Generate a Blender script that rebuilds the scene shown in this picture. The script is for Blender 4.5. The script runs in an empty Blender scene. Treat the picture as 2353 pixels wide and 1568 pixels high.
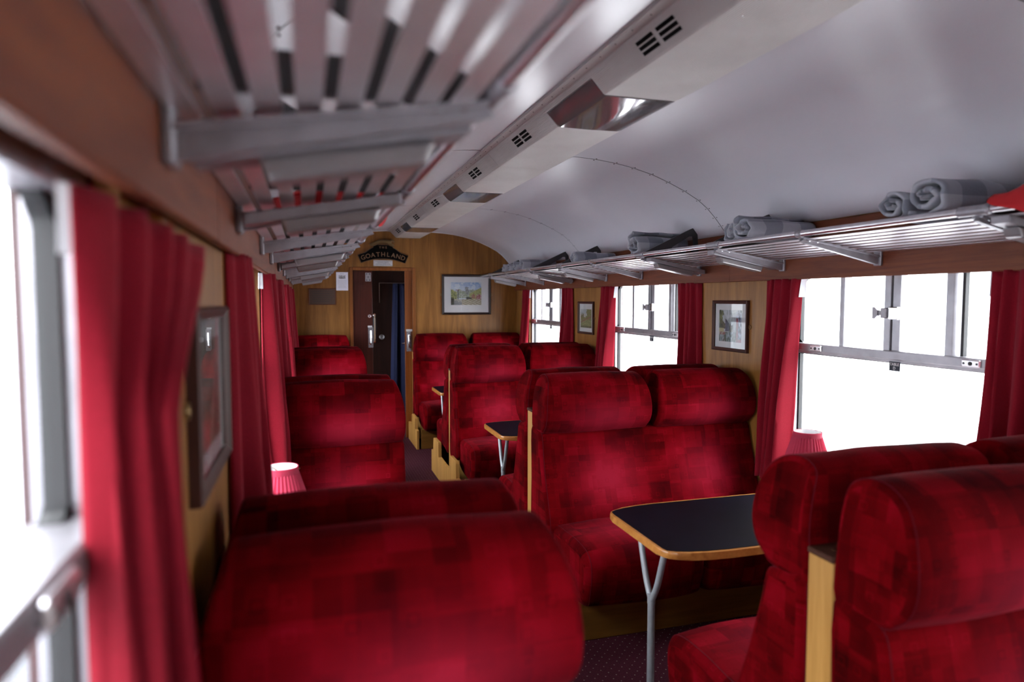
import bpy, bmesh, math, random
from mathutils import Vector, Matrix, noise
random.seed(7)
scene = bpy.context.scene
COL = scene.collection

# ------------------------------------------------------------------ camera, world, exposure
EYE = 1.60                                   # camera height above the carriage floor
W_PX, H_PX, F_PX = 2353.0, 1568.0, 24.0 / 36.0 * 2353.0
cam_data = bpy.data.cameras.new('camera')
cam = bpy.data.objects.new('camera', cam_data)
COL.objects.link(cam)
cam_data.sensor_width = 36.0
cam_data.lens = 24.0
cam_data.clip_start = 0.02
_y = Vector((706 - W_PX / 2, H_PX / 2 - 687, -F_PX)).normalized()     # carriage axis seen by the camera
_z = Vector((0, F_PX, H_PX / 2 - 687)).normalized()
_x = _y.cross(_z)
R = Matrix((_x, _y, _z)).to_4x4()
cam.matrix_world = Matrix.Translation((0, 0, EYE)) @ R
cam_data.dof.use_dof = True
cam_data.dof.focus_distance = 4.2
cam_data.dof.aperture_fstop = 2.0
scene.camera = cam

world = bpy.data.worlds.new('world')
scene.world = world
world.use_nodes = True
bg = world.node_tree.nodes['Background']
# overcast sky: zenith three times as bright as the horizon, L = Lz (1 + 2 sin(elevation)) / 3
_wt = world.node_tree
_tc = _wt.nodes.new('ShaderNodeTexCoord')
_sp = _wt.nodes.new('ShaderNodeSeparateXYZ'); _wt.links.new(_tc.outputs['Generated'], _sp.inputs[0])
_mx = _wt.nodes.new('ShaderNodeMath'); _mx.operation = 'MAXIMUM'; _mx.inputs[1].default_value = 0.0; _wt.links.new(_sp.outputs[2], _mx.inputs[0])
_ma = _wt.nodes.new('ShaderNodeMath'); _ma.operation = 'MULTIPLY_ADD'; _ma.inputs[1].default_value = 2.0; _ma.inputs[2].default_value = 1.0; _wt.links.new(_mx.outputs[0], _ma.inputs[0])
_ms = _wt.nodes.new('ShaderNodeMath'); _ms.operation = 'MULTIPLY'; _ms.inputs[1].default_value = 6.5; _wt.links.new(_ma.outputs[0], _ms.inputs[0])
bg.inputs[0].default_value = (0.93, 0.955, 1.0, 1)
_wt.links.new(_ms.outputs[0], bg.inputs[1])
scene.view_settings.view_transform = 'Standard'
scene.view_settings.look = 'None'
scene.view_settings.gamma = 1.0
scene.view_settings.exposure = 0.68

# ------------------------------------------------------------------ layout constants (x right, y along the coach, z from eye level)
CX = 1.11                                    # middle of the coach
H_WALL, H_FRIEZE, H_GLASS, H_RAIL = 1.285, 1.255, 1.365, 0.855
FLOOR = -EYE
Y_END, Y_BACK = 7.80, -3.07
PAIRS = [1.29, 3.47, 5.65]                   # seat backs stand back to back here
BAYS = [-1.98, 0.20, 2.38, 4.56, 6.74]       # window centres
RAIL_H = {-1: .888, 1: .842}                 # the two rails differ slightly in reach and height
RAIL_Z = {-1: .252, 1: .268}
def X(s, h): return CX + s * h

# ------------------------------------------------------------------ object helpers
ORIGIN = {}
def thing(name, loc, label=None, cat=None, group=None, kind=None):
    o = bpy.data.objects.new(name, None)
    COL.objects.link(o)
    o.empty_display_size = 0.1
    o.location = (loc[0], loc[1], loc[2] + EYE)
    ORIGIN[o.name] = Vector(loc)
    tag(o, label, cat, group, kind)
    return o
def tag(o, label=None, cat=None, group=None, kind=None):
    if label: o['label'] = label
    if cat: o['category'] = cat
    if group: o['group'] = group
    if kind: o['kind'] = kind
    return o
def copy_tree(o, parent=None, dy=0.0):
    c = o.copy()
    COL.objects.link(c)
    c.parent = parent
    if parent is None:
        c.location = (o.location[0], o.location[1] + dy, o.location[2])
        ORIGIN[c.name] = ORIGIN[o.name] + Vector((0, dy, 0))
    for ch in list(o.children):
        copy_tree(ch, c)
    return c

class MB:
    """collects geometry (eye-relative coordinates) and links it as one mesh object"""
    def __init__(self):
        self.v, self.f, self.uv, self.col, self.wear = [], [], [], None, {}
    def quad_grid(self, pts, close_u=False, close_v=False, uvs=None, flip=False):
        n, m = len(pts), len(pts[0])
        b = len(self.v)
        for r in pts: self.v.extend([Vector(p) for p in r])
        for i in range(n if close_u else n - 1):
            for j in range(m if close_v else m - 1):
                i2, j2 = (i + 1) % n, (j + 1) % m
                q = [(i, j), (i2, j), (i2, j2), (i, j2)]
                if flip: q.reverse()
                self.f.append([b + a * m + c for a, c in q])
                if uvs is not None:
                    self.uv.append([uvs[a][c] for a, c in q])
                else: self.uv.append(None)
    def face(self, pts, uv=None):
        b = len(self.v)
        self.v.extend([Vector(p) for p in pts])
        self.f.append(list(range(b, b + len(pts))))
        self.uv.append(uv)
    def box(self, x0, x1, y0, y1, z0, z1, bev=0.0, seg=1):
        if x1 < x0: x0, x1 = x1, x0
        if y1 < y0: y0, y1 = y1, y0
        if z1 < z0: z0, z1 = z1, z0
        bm = bmesh.new()
        bmesh.ops.create_cube(bm, size=1.0)
        for v in bm.verts:
            v.co = Vector((x0 + (v.co.x + .5) * (x1 - x0), y0 + (v.co.y + .5) * (y1 - y0), z0 + (v.co.z + .5) * (z1 - z0)))
        if bev > 0:
            bev = min(bev, .45 * min(x1 - x0, y1 - y0, z1 - z0))
            bmesh.ops.bevel(bm, geom=list(bm.edges), offset=bev, segments=seg, profile=.5, affect='EDGES')
        self.bm(bm)
        return self
    def bm(self, bm, M=None):
        b = len(self.v)
        bm.verts.index_update()
        for v in bm.verts: self.v.append(M @ v.co if M else v.co.copy())
        for f in bm.faces:
            self.f.append([b + v.index for v in f.verts]); self.uv.append(None)
        bm.free()
    def tube(self, pts, r, n=8, caps=True, radii=None):
        pts = [Vector(p) for p in pts]
        rings = []
        up = None
        for i, p in enumerate(pts):
            d = (pts[min(i + 1, len(pts) - 1)] - pts[max(i - 1, 0)]).normalized()
            if up is None:
                up = Vector((0, 0, 1)) if abs(d.z) < .9 else Vector((1, 0, 0))
            a = d.cross(up).normalized(); c = a.cross(d).normalized()
            up = c
            rr = radii[i] if radii else r
            rings.append([p + a * (rr * math.cos(2 * math.pi * k / n)) + c * (rr * math.sin(2 * math.pi * k / n)) for k in range(n)])
        self.quad_grid(rings, close_v=True)
        if caps:
            self.face(rings[0]); self.face(list(reversed(rings[-1])))
        return self
    def lathe(self, prof, c, n=24, axis='z', cap=True):
        rings = []
        for r, t in prof:
            ring = []
            for k in range(n):
                a = 2 * math.pi * k / n
                if axis == 'z': ring.append((c[0] + r * math.cos(a), c[1] + r * math.sin(a), c[2] + t))
                elif axis == 'y': ring.append((c[0] + r * math.cos(a), c[1] + t, c[2] + r * math.sin(a)))
                else: ring.append((c[0] + t, c[1] + r * math.cos(a), c[2] + r * math.sin(a)))
            rings.append(ring)
        self.quad_grid(rings, close_v=True)
        if cap:
            self.face(rings[0]); self.face(list(reversed(rings[-1])))
        return self
    def prism(self, poly, axis, a, b, bev=0.0):
        """poly: 2-D outline; axis x: poly=(y,z); axis y: poly=(x,z); axis z: poly=(x,y)"""
        bm = bmesh.new()
        def P(p, t):
            if axis == 'x': return (t, p[0], p[1])
            if axis == 'y': return (p[0], t, p[1])
            return (p[0], p[1], t)
        va = [bm.verts.new(P(p, a)) for p in poly]
        vb = [bm.verts.new(P(p, b)) for p in poly]
        bm.faces.new(va); bm.faces.new(list(reversed(vb)))
        for i in range(len(poly)):
            j = (i + 1) % len(poly)
            bm.faces.new([va[j], va[i], vb[i], vb[j]])
        if bev > 0:
            bmesh.ops.bevel(bm, geom=list(bm.edges), offset=bev, segments=2, profile=.5, affect='EDGES', clamp_overlap=True)
        bmesh.ops.triangulate(bm, faces=[f for f in bm.faces if len(f.verts) > 4])
        self.bm(bm)
        return self
    def build(self, name, mat, parent=None, base=None, smooth=None, weld=True):
        p = parent
        while p is not None and p.parent is not None: p = p.parent
        if p is not None: org = ORIGIN[p.name]
        elif base is not None: org = Vector(base)
        else:
            xs = [v.x for v in self.v]; ys = [v.y for v in self.v]; zs = [v.z for v in self.v]
            org = Vector(((min(xs) + max(xs)) / 2, (min(ys) + max(ys)) / 2, min(zs)))
        me = bpy.data.meshes.new(name)
        me.from_pydata([tuple(v - org) for v in self.v], [], self.f)
        me.validate()
        if any(u is not None for u in self.uv) and len(me.polygons) == len(self.f):
            lay = me.uv_layers.new(name='UVMap')
            for pol, u in zip(me.polygons, self.uv):
                if u is None: continue
                for k, li in enumerate(pol.loop_indices): lay.data[li].uv = u[k]
        if self.wear:
            at = me.attributes.new('wear', 'FLOAT', 'POINT')
            for k, val in self.wear.items(): at.data[k].value = val
        if self.col is not None:
            ca = me.color_attributes.new('paint', 'FLOAT_COLOR', 'CORNER')
            li = 0
            for pol, c in zip(me.polygons, self.col):
                for k in pol.loop_indices: ca.data[k].color = (c[0], c[1], c[2], 1)
        bm = bmesh.new(); bm.from_mesh(me)
        if weld: bmesh.ops.remove_doubles(bm, verts=bm.verts, dist=1e-5)
        bmesh.ops.recalc_face_normals(bm, faces=bm.faces)
        bm.to_mesh(me); bm.free()
        if smooth:
            me.shade_smooth()
            me.set_sharp_from_angle(angle=math.radians(smooth))
        if mat: me.materials.append(mat)
        o = bpy.data.objects.new(name, me)
        COL.objects.link(o)
        if parent is not None: o.parent = parent
        else:
            o.location = org + Vector((0, 0, EYE))
            ORIGIN[o.name] = org
        return o

def text_mesh(name, s, size, M, mat, parent, ext=0.001, spacing=1.0, align='CENTER'):
    cu = bpy.data.curves.new(name, 'FONT')
    cu.body = s; cu.size = size; cu.extrude = ext; cu.align_x = align; cu.align_y = 'CENTER'
    cu.space_character = spacing; cu.resolution_u = 3
    tmp = bpy.data.objects.new('tmp_text', cu)
    COL.objects.link(tmp)
    bpy.context.view_layer.update()
    dg = bpy.context.evaluated_depsgraph_get()
    me = bpy.data.meshes.new_from_object(tmp.evaluated_get(dg))
    bpy.data.objects.remove(tmp); bpy.data.curves.remove(cu)
    p = parent
    while p.parent is not None: p = p.parent
    org = ORIGIN[p.name]
    me.transform(Matrix.Translation(-org) @ M)
    me.name = name
    me.materials.clear(); me.materials.append(mat)
    o = bpy.data.objects.new(name, me)
    COL.objects.link(o)
    o.parent = parent
    return o
# text frames: on the end wall (faces -y, reads along +x); on the right wall (faces -x, reads along -y)
def M_end(x, y, z, rot=0.0):
    return Matrix.Translation((x, y, z)) @ Matrix.Rotation(math.pi / 2, 4, 'X') @ Matrix.Rotation(rot, 4, 'Z')
def M_right(x, y, z):
    return Matrix.Translation((x, y, z)) @ Matrix.Rotation(-math.pi / 2, 4, 'Z') @ Matrix.Rotation(math.pi / 2, 4, 'X')

# ------------------------------------------------------------------ materials
def new_mat(name):
    m = bpy.data.materials.new(name)
    m.use_nodes = True
    nt = m.node_tree
    return m, nt, nt.nodes['Principled BSDF']
def N(nt, t, **kw):
    n = nt.nodes.new(t)
    for k, v in kw.items(): setattr(n, k, v)
    return n
def lk(nt, a, b): nt.links.new(a, b)
def math_node(nt, op, a, b=None, c=None):
    n = N(nt, 'ShaderNodeMath', operation=op)
    for i, v in enumerate((a, b, c)):
        if v is None: continue
        if isinstance(v, (int, float)): n.inputs[i].default_value = v
        else: lk(nt, v, n.inputs[i])
    return n.outputs[0]
def ramp(nt, fac, stops):
    r = N(nt, 'ShaderNodeValToRGB')
    el = r.color_ramp.elements
    while len(el) > 1: el.remove(el[-1])
    el[0].position = stops[0][0]; el[0].color = (*stops[0][1], 1)
    for p, c in stops[1:]:
        e = el.new(p); e.color = (*c, 1)
    lk(nt, fac, r.inputs[0])
    return r.outputs[0]
def simple(name, col, rough=.5, metal=0.0, spec=.5, var=0.0, vscale=8.0, coat=0.0, bump=0.0, bscale=60.0):
    m, nt, p = new_mat(name)
    p.inputs['Base Color'].default_value = (*col, 1)
    p.inputs['Roughness'].default_value = rough
    p.inputs['Metallic'].default_value = metal
    p.inputs['Specular IOR Level'].default_value = spec
    p.inputs['Coat Weight'].default_value = coat
    tc = N(nt, 'ShaderNodeTexCoord')
    if var > 0:
        nz = N(nt, 'ShaderNodeTexNoise'); nz.inputs['Scale'].default_value = vscale; nz.inputs['Detail'].default_value = 5
        lk(nt, tc.outputs['Object'], nz.inputs['Vector'])
        lo = tuple(c * (1 - var) for c in col); hi = tuple(min(1, c * (1 + var)) for c in col)
        lk(nt, ramp(nt, nz.outputs[0], [(.3, lo), (.7, hi)]), p.inputs['Base Color'])
    if bump > 0:
        nz2 = N(nt, 'ShaderNodeTexNoise'); nz2.inputs['Scale'].default_value = bscale; nz2.inputs['Detail'].default_value = 3
        lk(nt, tc.outputs['Object'], nz2.inputs['Vector'])
        bp = N(nt, 'ShaderNodeBump'); bp.inputs['Strength'].default_value = bump; bp.inputs['Distance'].default_value = .004
        lk(nt, nz2.outputs[0], bp.inputs['Height']); lk(nt, bp.outputs[0], p.inputs['Normal'])
    return m

def velvet_mat():
    m, nt, p = new_mat('crimson_moquette')
    uv = N(nt, 'ShaderNodeUVMap')
    oi = N(nt, 'ShaderNodeObjectInfo')
    off = N(nt, 'ShaderNodeVectorMath', operation='ADD')
    sc = N(nt, 'ShaderNodeVectorMath', operation='SCALE'); sc.inputs['Scale'].default_value = 7.3
    cmb = N(nt, 'ShaderNodeCombineXYZ'); lk(nt, oi.outputs['Random'], cmb.inputs[0]); lk(nt, oi.outputs['Random'], cmb.inputs[1])
    lk(nt, cmb.outputs[0], sc.inputs[0])
    lk(nt, uv.outputs[0], off.inputs[0]); lk(nt, sc.outputs[0], off.inputs[1])
    def cells(size, ox, oy):
        a = N(nt, 'ShaderNodeVectorMath', operation='MULTIPLY_ADD')
        lk(nt, off.outputs[0], a.inputs[0]); a.inputs[1].default_value = (1 / size[0], 1 / size[1], 0); a.inputs[2].default_value = (ox, oy, 0)
        f = N(nt, 'ShaderNodeVectorMath', operation='FLOOR'); lk(nt, a.outputs[0], f.inputs[0])
        fr = N(nt, 'ShaderNodeVectorMath', operation='FRACTION'); lk(nt, a.outputs[0], fr.inputs[0])
        w = N(nt, 'ShaderNodeTexWhiteNoise', noise_dimensions='2D'); lk(nt, f.outputs[0], w.inputs['Vector'])
        return w.outputs['Value'], fr.outputs[0]
    v1, _ = cells((.115, .085), .3, .7)
    v2, _ = cells((.063, .075), .8, .15)
    v3, _ = cells((.047, .034), .13, .45)
    val = math_node(nt, 'MULTIPLY_ADD', v1, .36, math_node(nt, 'MULTIPLY_ADD', v2, .26, math_node(nt, 'MULTIPLY_ADD', v3, .14, .12)))
    # small outlined squares scattered over the cloth
    w4, fr4 = cells((.046, .046), .5, .25)
    sp = N(nt, 'ShaderNodeSeparateXYZ'); lk(nt, fr4, sp.inputs[0])
    ax = math_node(nt, 'ABSOLUTE', math_node(nt, 'SUBTRACT', sp.outputs[0], .5))
    ay = math_node(nt, 'ABSOLUTE', math_node(nt, 'SUBTRACT', sp.outputs[1], .5))
    ch = math_node(nt, 'MAXIMUM', ax, ay)
    ring = math_node(nt, 'MULTIPLY', math_node(nt, 'GREATER_THAN', ch, .16), math_node(nt, 'LESS_THAN', ch, .215))
    on = math_node(nt, 'GREATER_THAN', w4, .70)
    sgn = math_node(nt, 'MULTIPLY_ADD', math_node(nt, 'GREATER_THAN', w4, .85), 2.0, -1.0)
    marks = math_node(nt, 'MULTIPLY', math_node(nt, 'MULTIPLY', ring, on), math_node(nt, 'MULTIPLY', sgn, .20))
    # soft pile shading
    nz = N(nt, 'ShaderNodeTexNoise'); nz.inputs['Scale'].default_value = 4.5; nz.inputs['Detail'].default_value = 4
    lk(nt, off.outputs[0], nz.inputs['Vector'])
    wa = N(nt, 'ShaderNodeAttribute'); wa.attribute_name = 'wear'  # rubbed pile, strengthened to paint in light and sheen on the velvet
    tot = math_node(nt, 'ADD', math_node(nt, 'MULTIPLY_ADD', wa.outputs['Fac'], .34, math_node(nt, 'ADD', val, marks)), math_node(nt, 'MULTIPLY_ADD', nz.outputs[0], 1.2, -.60))
    col = ramp(nt, tot, [(.10, (.024, .0001, .0004)), (.38, (.060, .0002, .0010)), (.62, (.105, .0005, .0022)), (.92, (.165, .0014, .006)), (1.0, (.19, .003, .010))])
    wn_ = N(nt, 'ShaderNodeMix', data_type='RGBA'); lk(nt, math_node(nt, 'MULTIPLY', wa.outputs['Fac'], .30), wn_.inputs[0])
    lk(nt, col, wn_.inputs[6]); wn_.inputs[7].default_value = (.34, .022, .05, 1)
    lk(nt, wn_.outputs[2], p.inputs['Base Color'])
    p.inputs['Roughness'].default_value = .95
    p.inputs['Specular IOR Level'].default_value = .02
    p.inputs['Sheen Weight'].default_value = .045
    p.inputs['Sheen Roughness'].default_value = .38
    p.inputs['Sheen Tint'].default_value = (1, .16, .24, 1)
    n2 = N(nt, 'ShaderNodeTexNoise'); n2.inputs['Scale'].default_value = 420; lk(nt, off.outputs[0], n2.inputs['Vector'])
    bp = N(nt, 'ShaderNodeBump'); bp.inputs['Strength'].default_value = .12; bp.inputs['Distance'].default_value = .002
    lk(nt, n2.outputs[0], bp.inputs['Height']); lk(nt, bp.outputs[0], p.inputs['Normal'])
    return m

def wood_mat(name, dark, light, scale=(9, 9, .8), rough=.4, coat=.15, wave=5.0, contrast=1.0):
    m, nt, p = new_mat(name)
    p.inputs['Specular IOR Level'].default_value = .3
    tc = N(nt, 'ShaderNodeTexCoord')
    mp = N(nt, 'ShaderNodeMapping'); mp.inputs['Scale'].default_value = scale
    lk(nt, tc.outputs['Object'], mp.inputs['Vector'])
    wv = N(nt, 'ShaderNodeTexNoise'); wv.inputs['Scale'].default_value = .9; wv.inputs['Detail'].default_value = 2.0; wv.inputs['Distortion'].default_value = .6
    lk(nt, mp.outputs[0], wv.inputs['Vector'])
    bands = math_node(nt, 'PINGPONG', math_node(nt, 'MULTIPLY', wv.outputs[0], wave), .5)
    fine = N(nt, 'ShaderNodeTexNoise'); fine.inputs['Scale'].default_value = 14; fine.inputs['Detail'].default_value = 6
    lk(nt, mp.outputs[0], fine.inputs['Vector'])
    t = math_node(nt, 'ADD', math_node(nt, 'MULTIPLY', bands, .8 * contrast), math_node(nt, 'MULTIPLY', fine.outputs[0], .6))
    lk(nt, ramp(nt, t, [(.2, dark), (.75, light)]), p.inputs['Base Color'])
    p.inputs['Roughness'].default_value = rough
    p.inputs['Coat Weight'].default_value = coat
    p.inputs['Coat Roughness'].default_value = .25
    return m

def carpet_mat():
    m, nt, p = new_mat('burgundy_carpet')
    tc = N(nt, 'ShaderNodeTexCoord')
    mp = N(nt, 'ShaderNodeMapping'); mp.inputs['Scale'].default_value = (1 / .035, 1 / .035, 1); mp.inputs['Rotation'].default_value = (0, 0, .785)
    lk(nt, tc.outputs['Object'], mp.inputs['Vector'])
    fr = N(nt, 'ShaderNodeVectorMath', operation='FRACTION'); lk(nt, mp.outputs[0], fr.inputs[0])
    sb = N(nt, 'ShaderNodeVectorMath', operation='DISTANCE'); lk(nt, fr.outputs[0], sb.inputs[0]); sb.inputs[1].default_value = (.5, .5, 0)
    sp = N(nt, 'ShaderNodeSeparateXYZ'); lk(nt, fr.outputs[0], sp.inputs[0])
    dx = math_node(nt, 'SUBTRACT', sp.outputs[0], .5); dy = math_node(nt, 'SUBTRACT', sp.outputs[1], .5)
    d = math_node(nt, 'ADD', math_node(nt, 'MULTIPLY', dx, dx), math_node(nt, 'MULTIPLY', dy, dy))
    dot = math_node(nt, 'LESS_THAN', d, .0055)
    nz = N(nt, 'ShaderNodeTexNoise'); nz.inputs['Scale'].default_value = 160; lk(nt, tc.outputs['Object'], nz.inputs['Vector'])
    base = ramp(nt, nz.outputs[0], [(.3, (.030, .005, .010)), (.7, (.052, .009, .017))])
    mx = N(nt, 'ShaderNodeMix', data_type='RGBA'); lk(nt, dot, mx.inputs[0]); lk(nt, base, mx.inputs[6]); mx.inputs[7].default_value = (.20, .17, .15, 1)
    lk(nt, mx.outputs[2], p.inputs['Base Color'])
    p.inputs['Roughness'].default_value = .95
    p.inputs['Specular IOR Level'].default_value = .1
    return m

def curtain_mat():
    m, nt, p = new_mat('red_curtain_cloth')
    tc = N(nt, 'ShaderNodeTexCoord')
    nz = N(nt, 'ShaderNodeTexNoise'); nz.inputs['Scale'].default_value = 300; lk(nt, tc.outputs['Object'], nz.inputs['Vector'])
    col = ramp(nt, nz.outputs[0], [(.3, (.180, .0017, .009)), (.7, (.230, .0029, .0145))])
    lk(nt, col, p.inputs['Base Color'])
    p.inputs['Roughness'].default_value = .85
    p.inputs['Specular IOR Level'].default_value = .2
    p.inputs['Sheen Weight'].default_value = .15
    p.inputs['Sheen Tint'].default_value = (1, .40, .50, 1)
    tr = N(nt, 'ShaderNodeBsdfTranslucent'); tr.inputs[0].default_value = (.30, .008, .018, 1)
    mix = N(nt, 'ShaderNodeMixShader'); mix.inputs[0].default_value = .12
    lk(nt, p.outputs[0], mix.inputs[1]); lk(nt, tr.outputs[0], mix.inputs[2])
    lk(nt, mix.outputs[0], nt.nodes['Material Output'].inputs[0])
    return m

def glass_mat(name='window_glass', f0=.035):
    m, nt, p = new_mat(name)
    nt.nodes.remove(p)
    t = N(nt, 'ShaderNodeBsdfTransparent'); t.inputs[0].default_value = (.97, .98, .98, 1)
    g = N(nt, 'ShaderNodeBsdfGlossy'); g.inputs['Roughness'].default_value = .01
    ge = N(nt, 'ShaderNodeNewGeometry')
    dt = N(nt, 'ShaderNodeVectorMath', operation='DOT_PRODUCT'); lk(nt, ge.outputs['Incoming'], dt.inputs[0]); lk(nt, ge.outputs['Normal'], dt.inputs[1])
    cs = math_node(nt, 'SUBTRACT', 1.0, math_node(nt, 'ABSOLUTE', dt.outputs['Value']))
    fr = math_node(nt, 'MULTIPLY_ADD', math_node(nt, 'POWER', cs, 5.0), .93, f0)      # Schlick, the same from both sides
    mx = N(nt, 'ShaderNodeMixShader')
    lk(nt, fr, mx.inputs[0]); lk(nt, t.outputs[0], mx.inputs[1]); lk(nt, g.outputs[0], mx.inputs[2])
    lk(nt, mx.outputs[0], nt.nodes['Material Output'].inputs[0])
    return m

def paint_mat():
    m, nt, p = new_mat('printed_picture')
    a = N(nt, 'ShaderNodeAttribute'); a.attribute_name = 'paint'
    lk(nt, a.outputs['Color'], p.inputs['Base Color'])
    p.inputs['Roughness'].default_value = .6
    return m

def plaid_mat():
    m, nt, p = new_mat('grey_plaid_fleece')
    uv = N(nt, 'ShaderNodeUVMap')
    sp = N(nt, 'ShaderNodeSeparateXYZ'); lk(nt, uv.outputs[0], sp.inputs[0])
    def stripe(v, off): return math_node(nt, 'GREATER_THAN', math_node(nt, 'FRACT', math_node(nt, 'ADD', math_node(nt, 'MULTIPLY', v, 1 / .20), off)), .5)
    a = math_node(nt, 'ADD', stripe(sp.outputs[0], .1), stripe(sp.outputs[1], .35))
    col = ramp(nt, math_node(nt, 'MULTIPLY', a, .5), [(.0, (.34, .34, .38)), (.5, (.215, .22, .26)), (1, (.13, .135, .17))])
    lk(nt, col, p.inputs['Base Color'])
    p.inputs['Roughness'].default_value = .95
    p.inputs['Specular IOR Level'].default_value = .1
    p.inputs['Sheen Weight'].default_value = .3
    tc = N(nt, 'ShaderNodeTexCoord')
    nz = N(nt, 'ShaderNodeTexNoise'); nz.inputs['Scale'].default_value = 180; lk(nt, tc.outputs['Object'], nz.inputs['Vector'])
    bp = N(nt, 'ShaderNodeBump'); bp.inputs['Strength'].default_value = .3; bp.inputs['Distance'].default_value = .003
    lk(nt, nz.outputs[0], bp.inputs['Height']); lk(nt, bp.outputs[0], p.inputs['Normal'])
    return m

def ribbed_mat():
    m, nt, p = new_mat('ribbed_cream_aluminium')
    tc = N(nt, 'ShaderNodeTexCoord')
    sp = N(nt, 'ShaderNodeSeparateXYZ'); lk(nt, tc.outputs['Object'], sp.inputs[0])
    t = math_node(nt, 'SUBTRACT', sp.outputs[0], math_node(nt, 'MULTIPLY', sp.outputs[2], .8))
    w = math_node(nt, 'SINE', math_node(nt, 'MULTIPLY', t, 2 * math.pi / .0075))
    nz = N(nt, 'ShaderNodeTexNoise'); nz.inputs['Scale'].default_value = 4; nz.inputs['Detail'].default_value = 6
    lk(nt, tc.outputs['Object'], nz.inputs['Vector'])
    lk(nt, ramp(nt, nz.outputs[0], [(.3, (.50, .465, .45)), (.7, (.60, .57, .555))]), p.inputs['Base Color'])
    p.inputs['Metallic'].default_value = .12
    p.inputs['Roughness'].default_value = .36
    bp = N(nt, 'ShaderNodeBump'); bp.inputs['Strength'].default_value = .35; bp.inputs['Distance'].default_value = .002
    lk(nt, w, bp.inputs['Height']); lk(nt, bp.outputs[0], p.inputs['Normal'])
    return m

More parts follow.
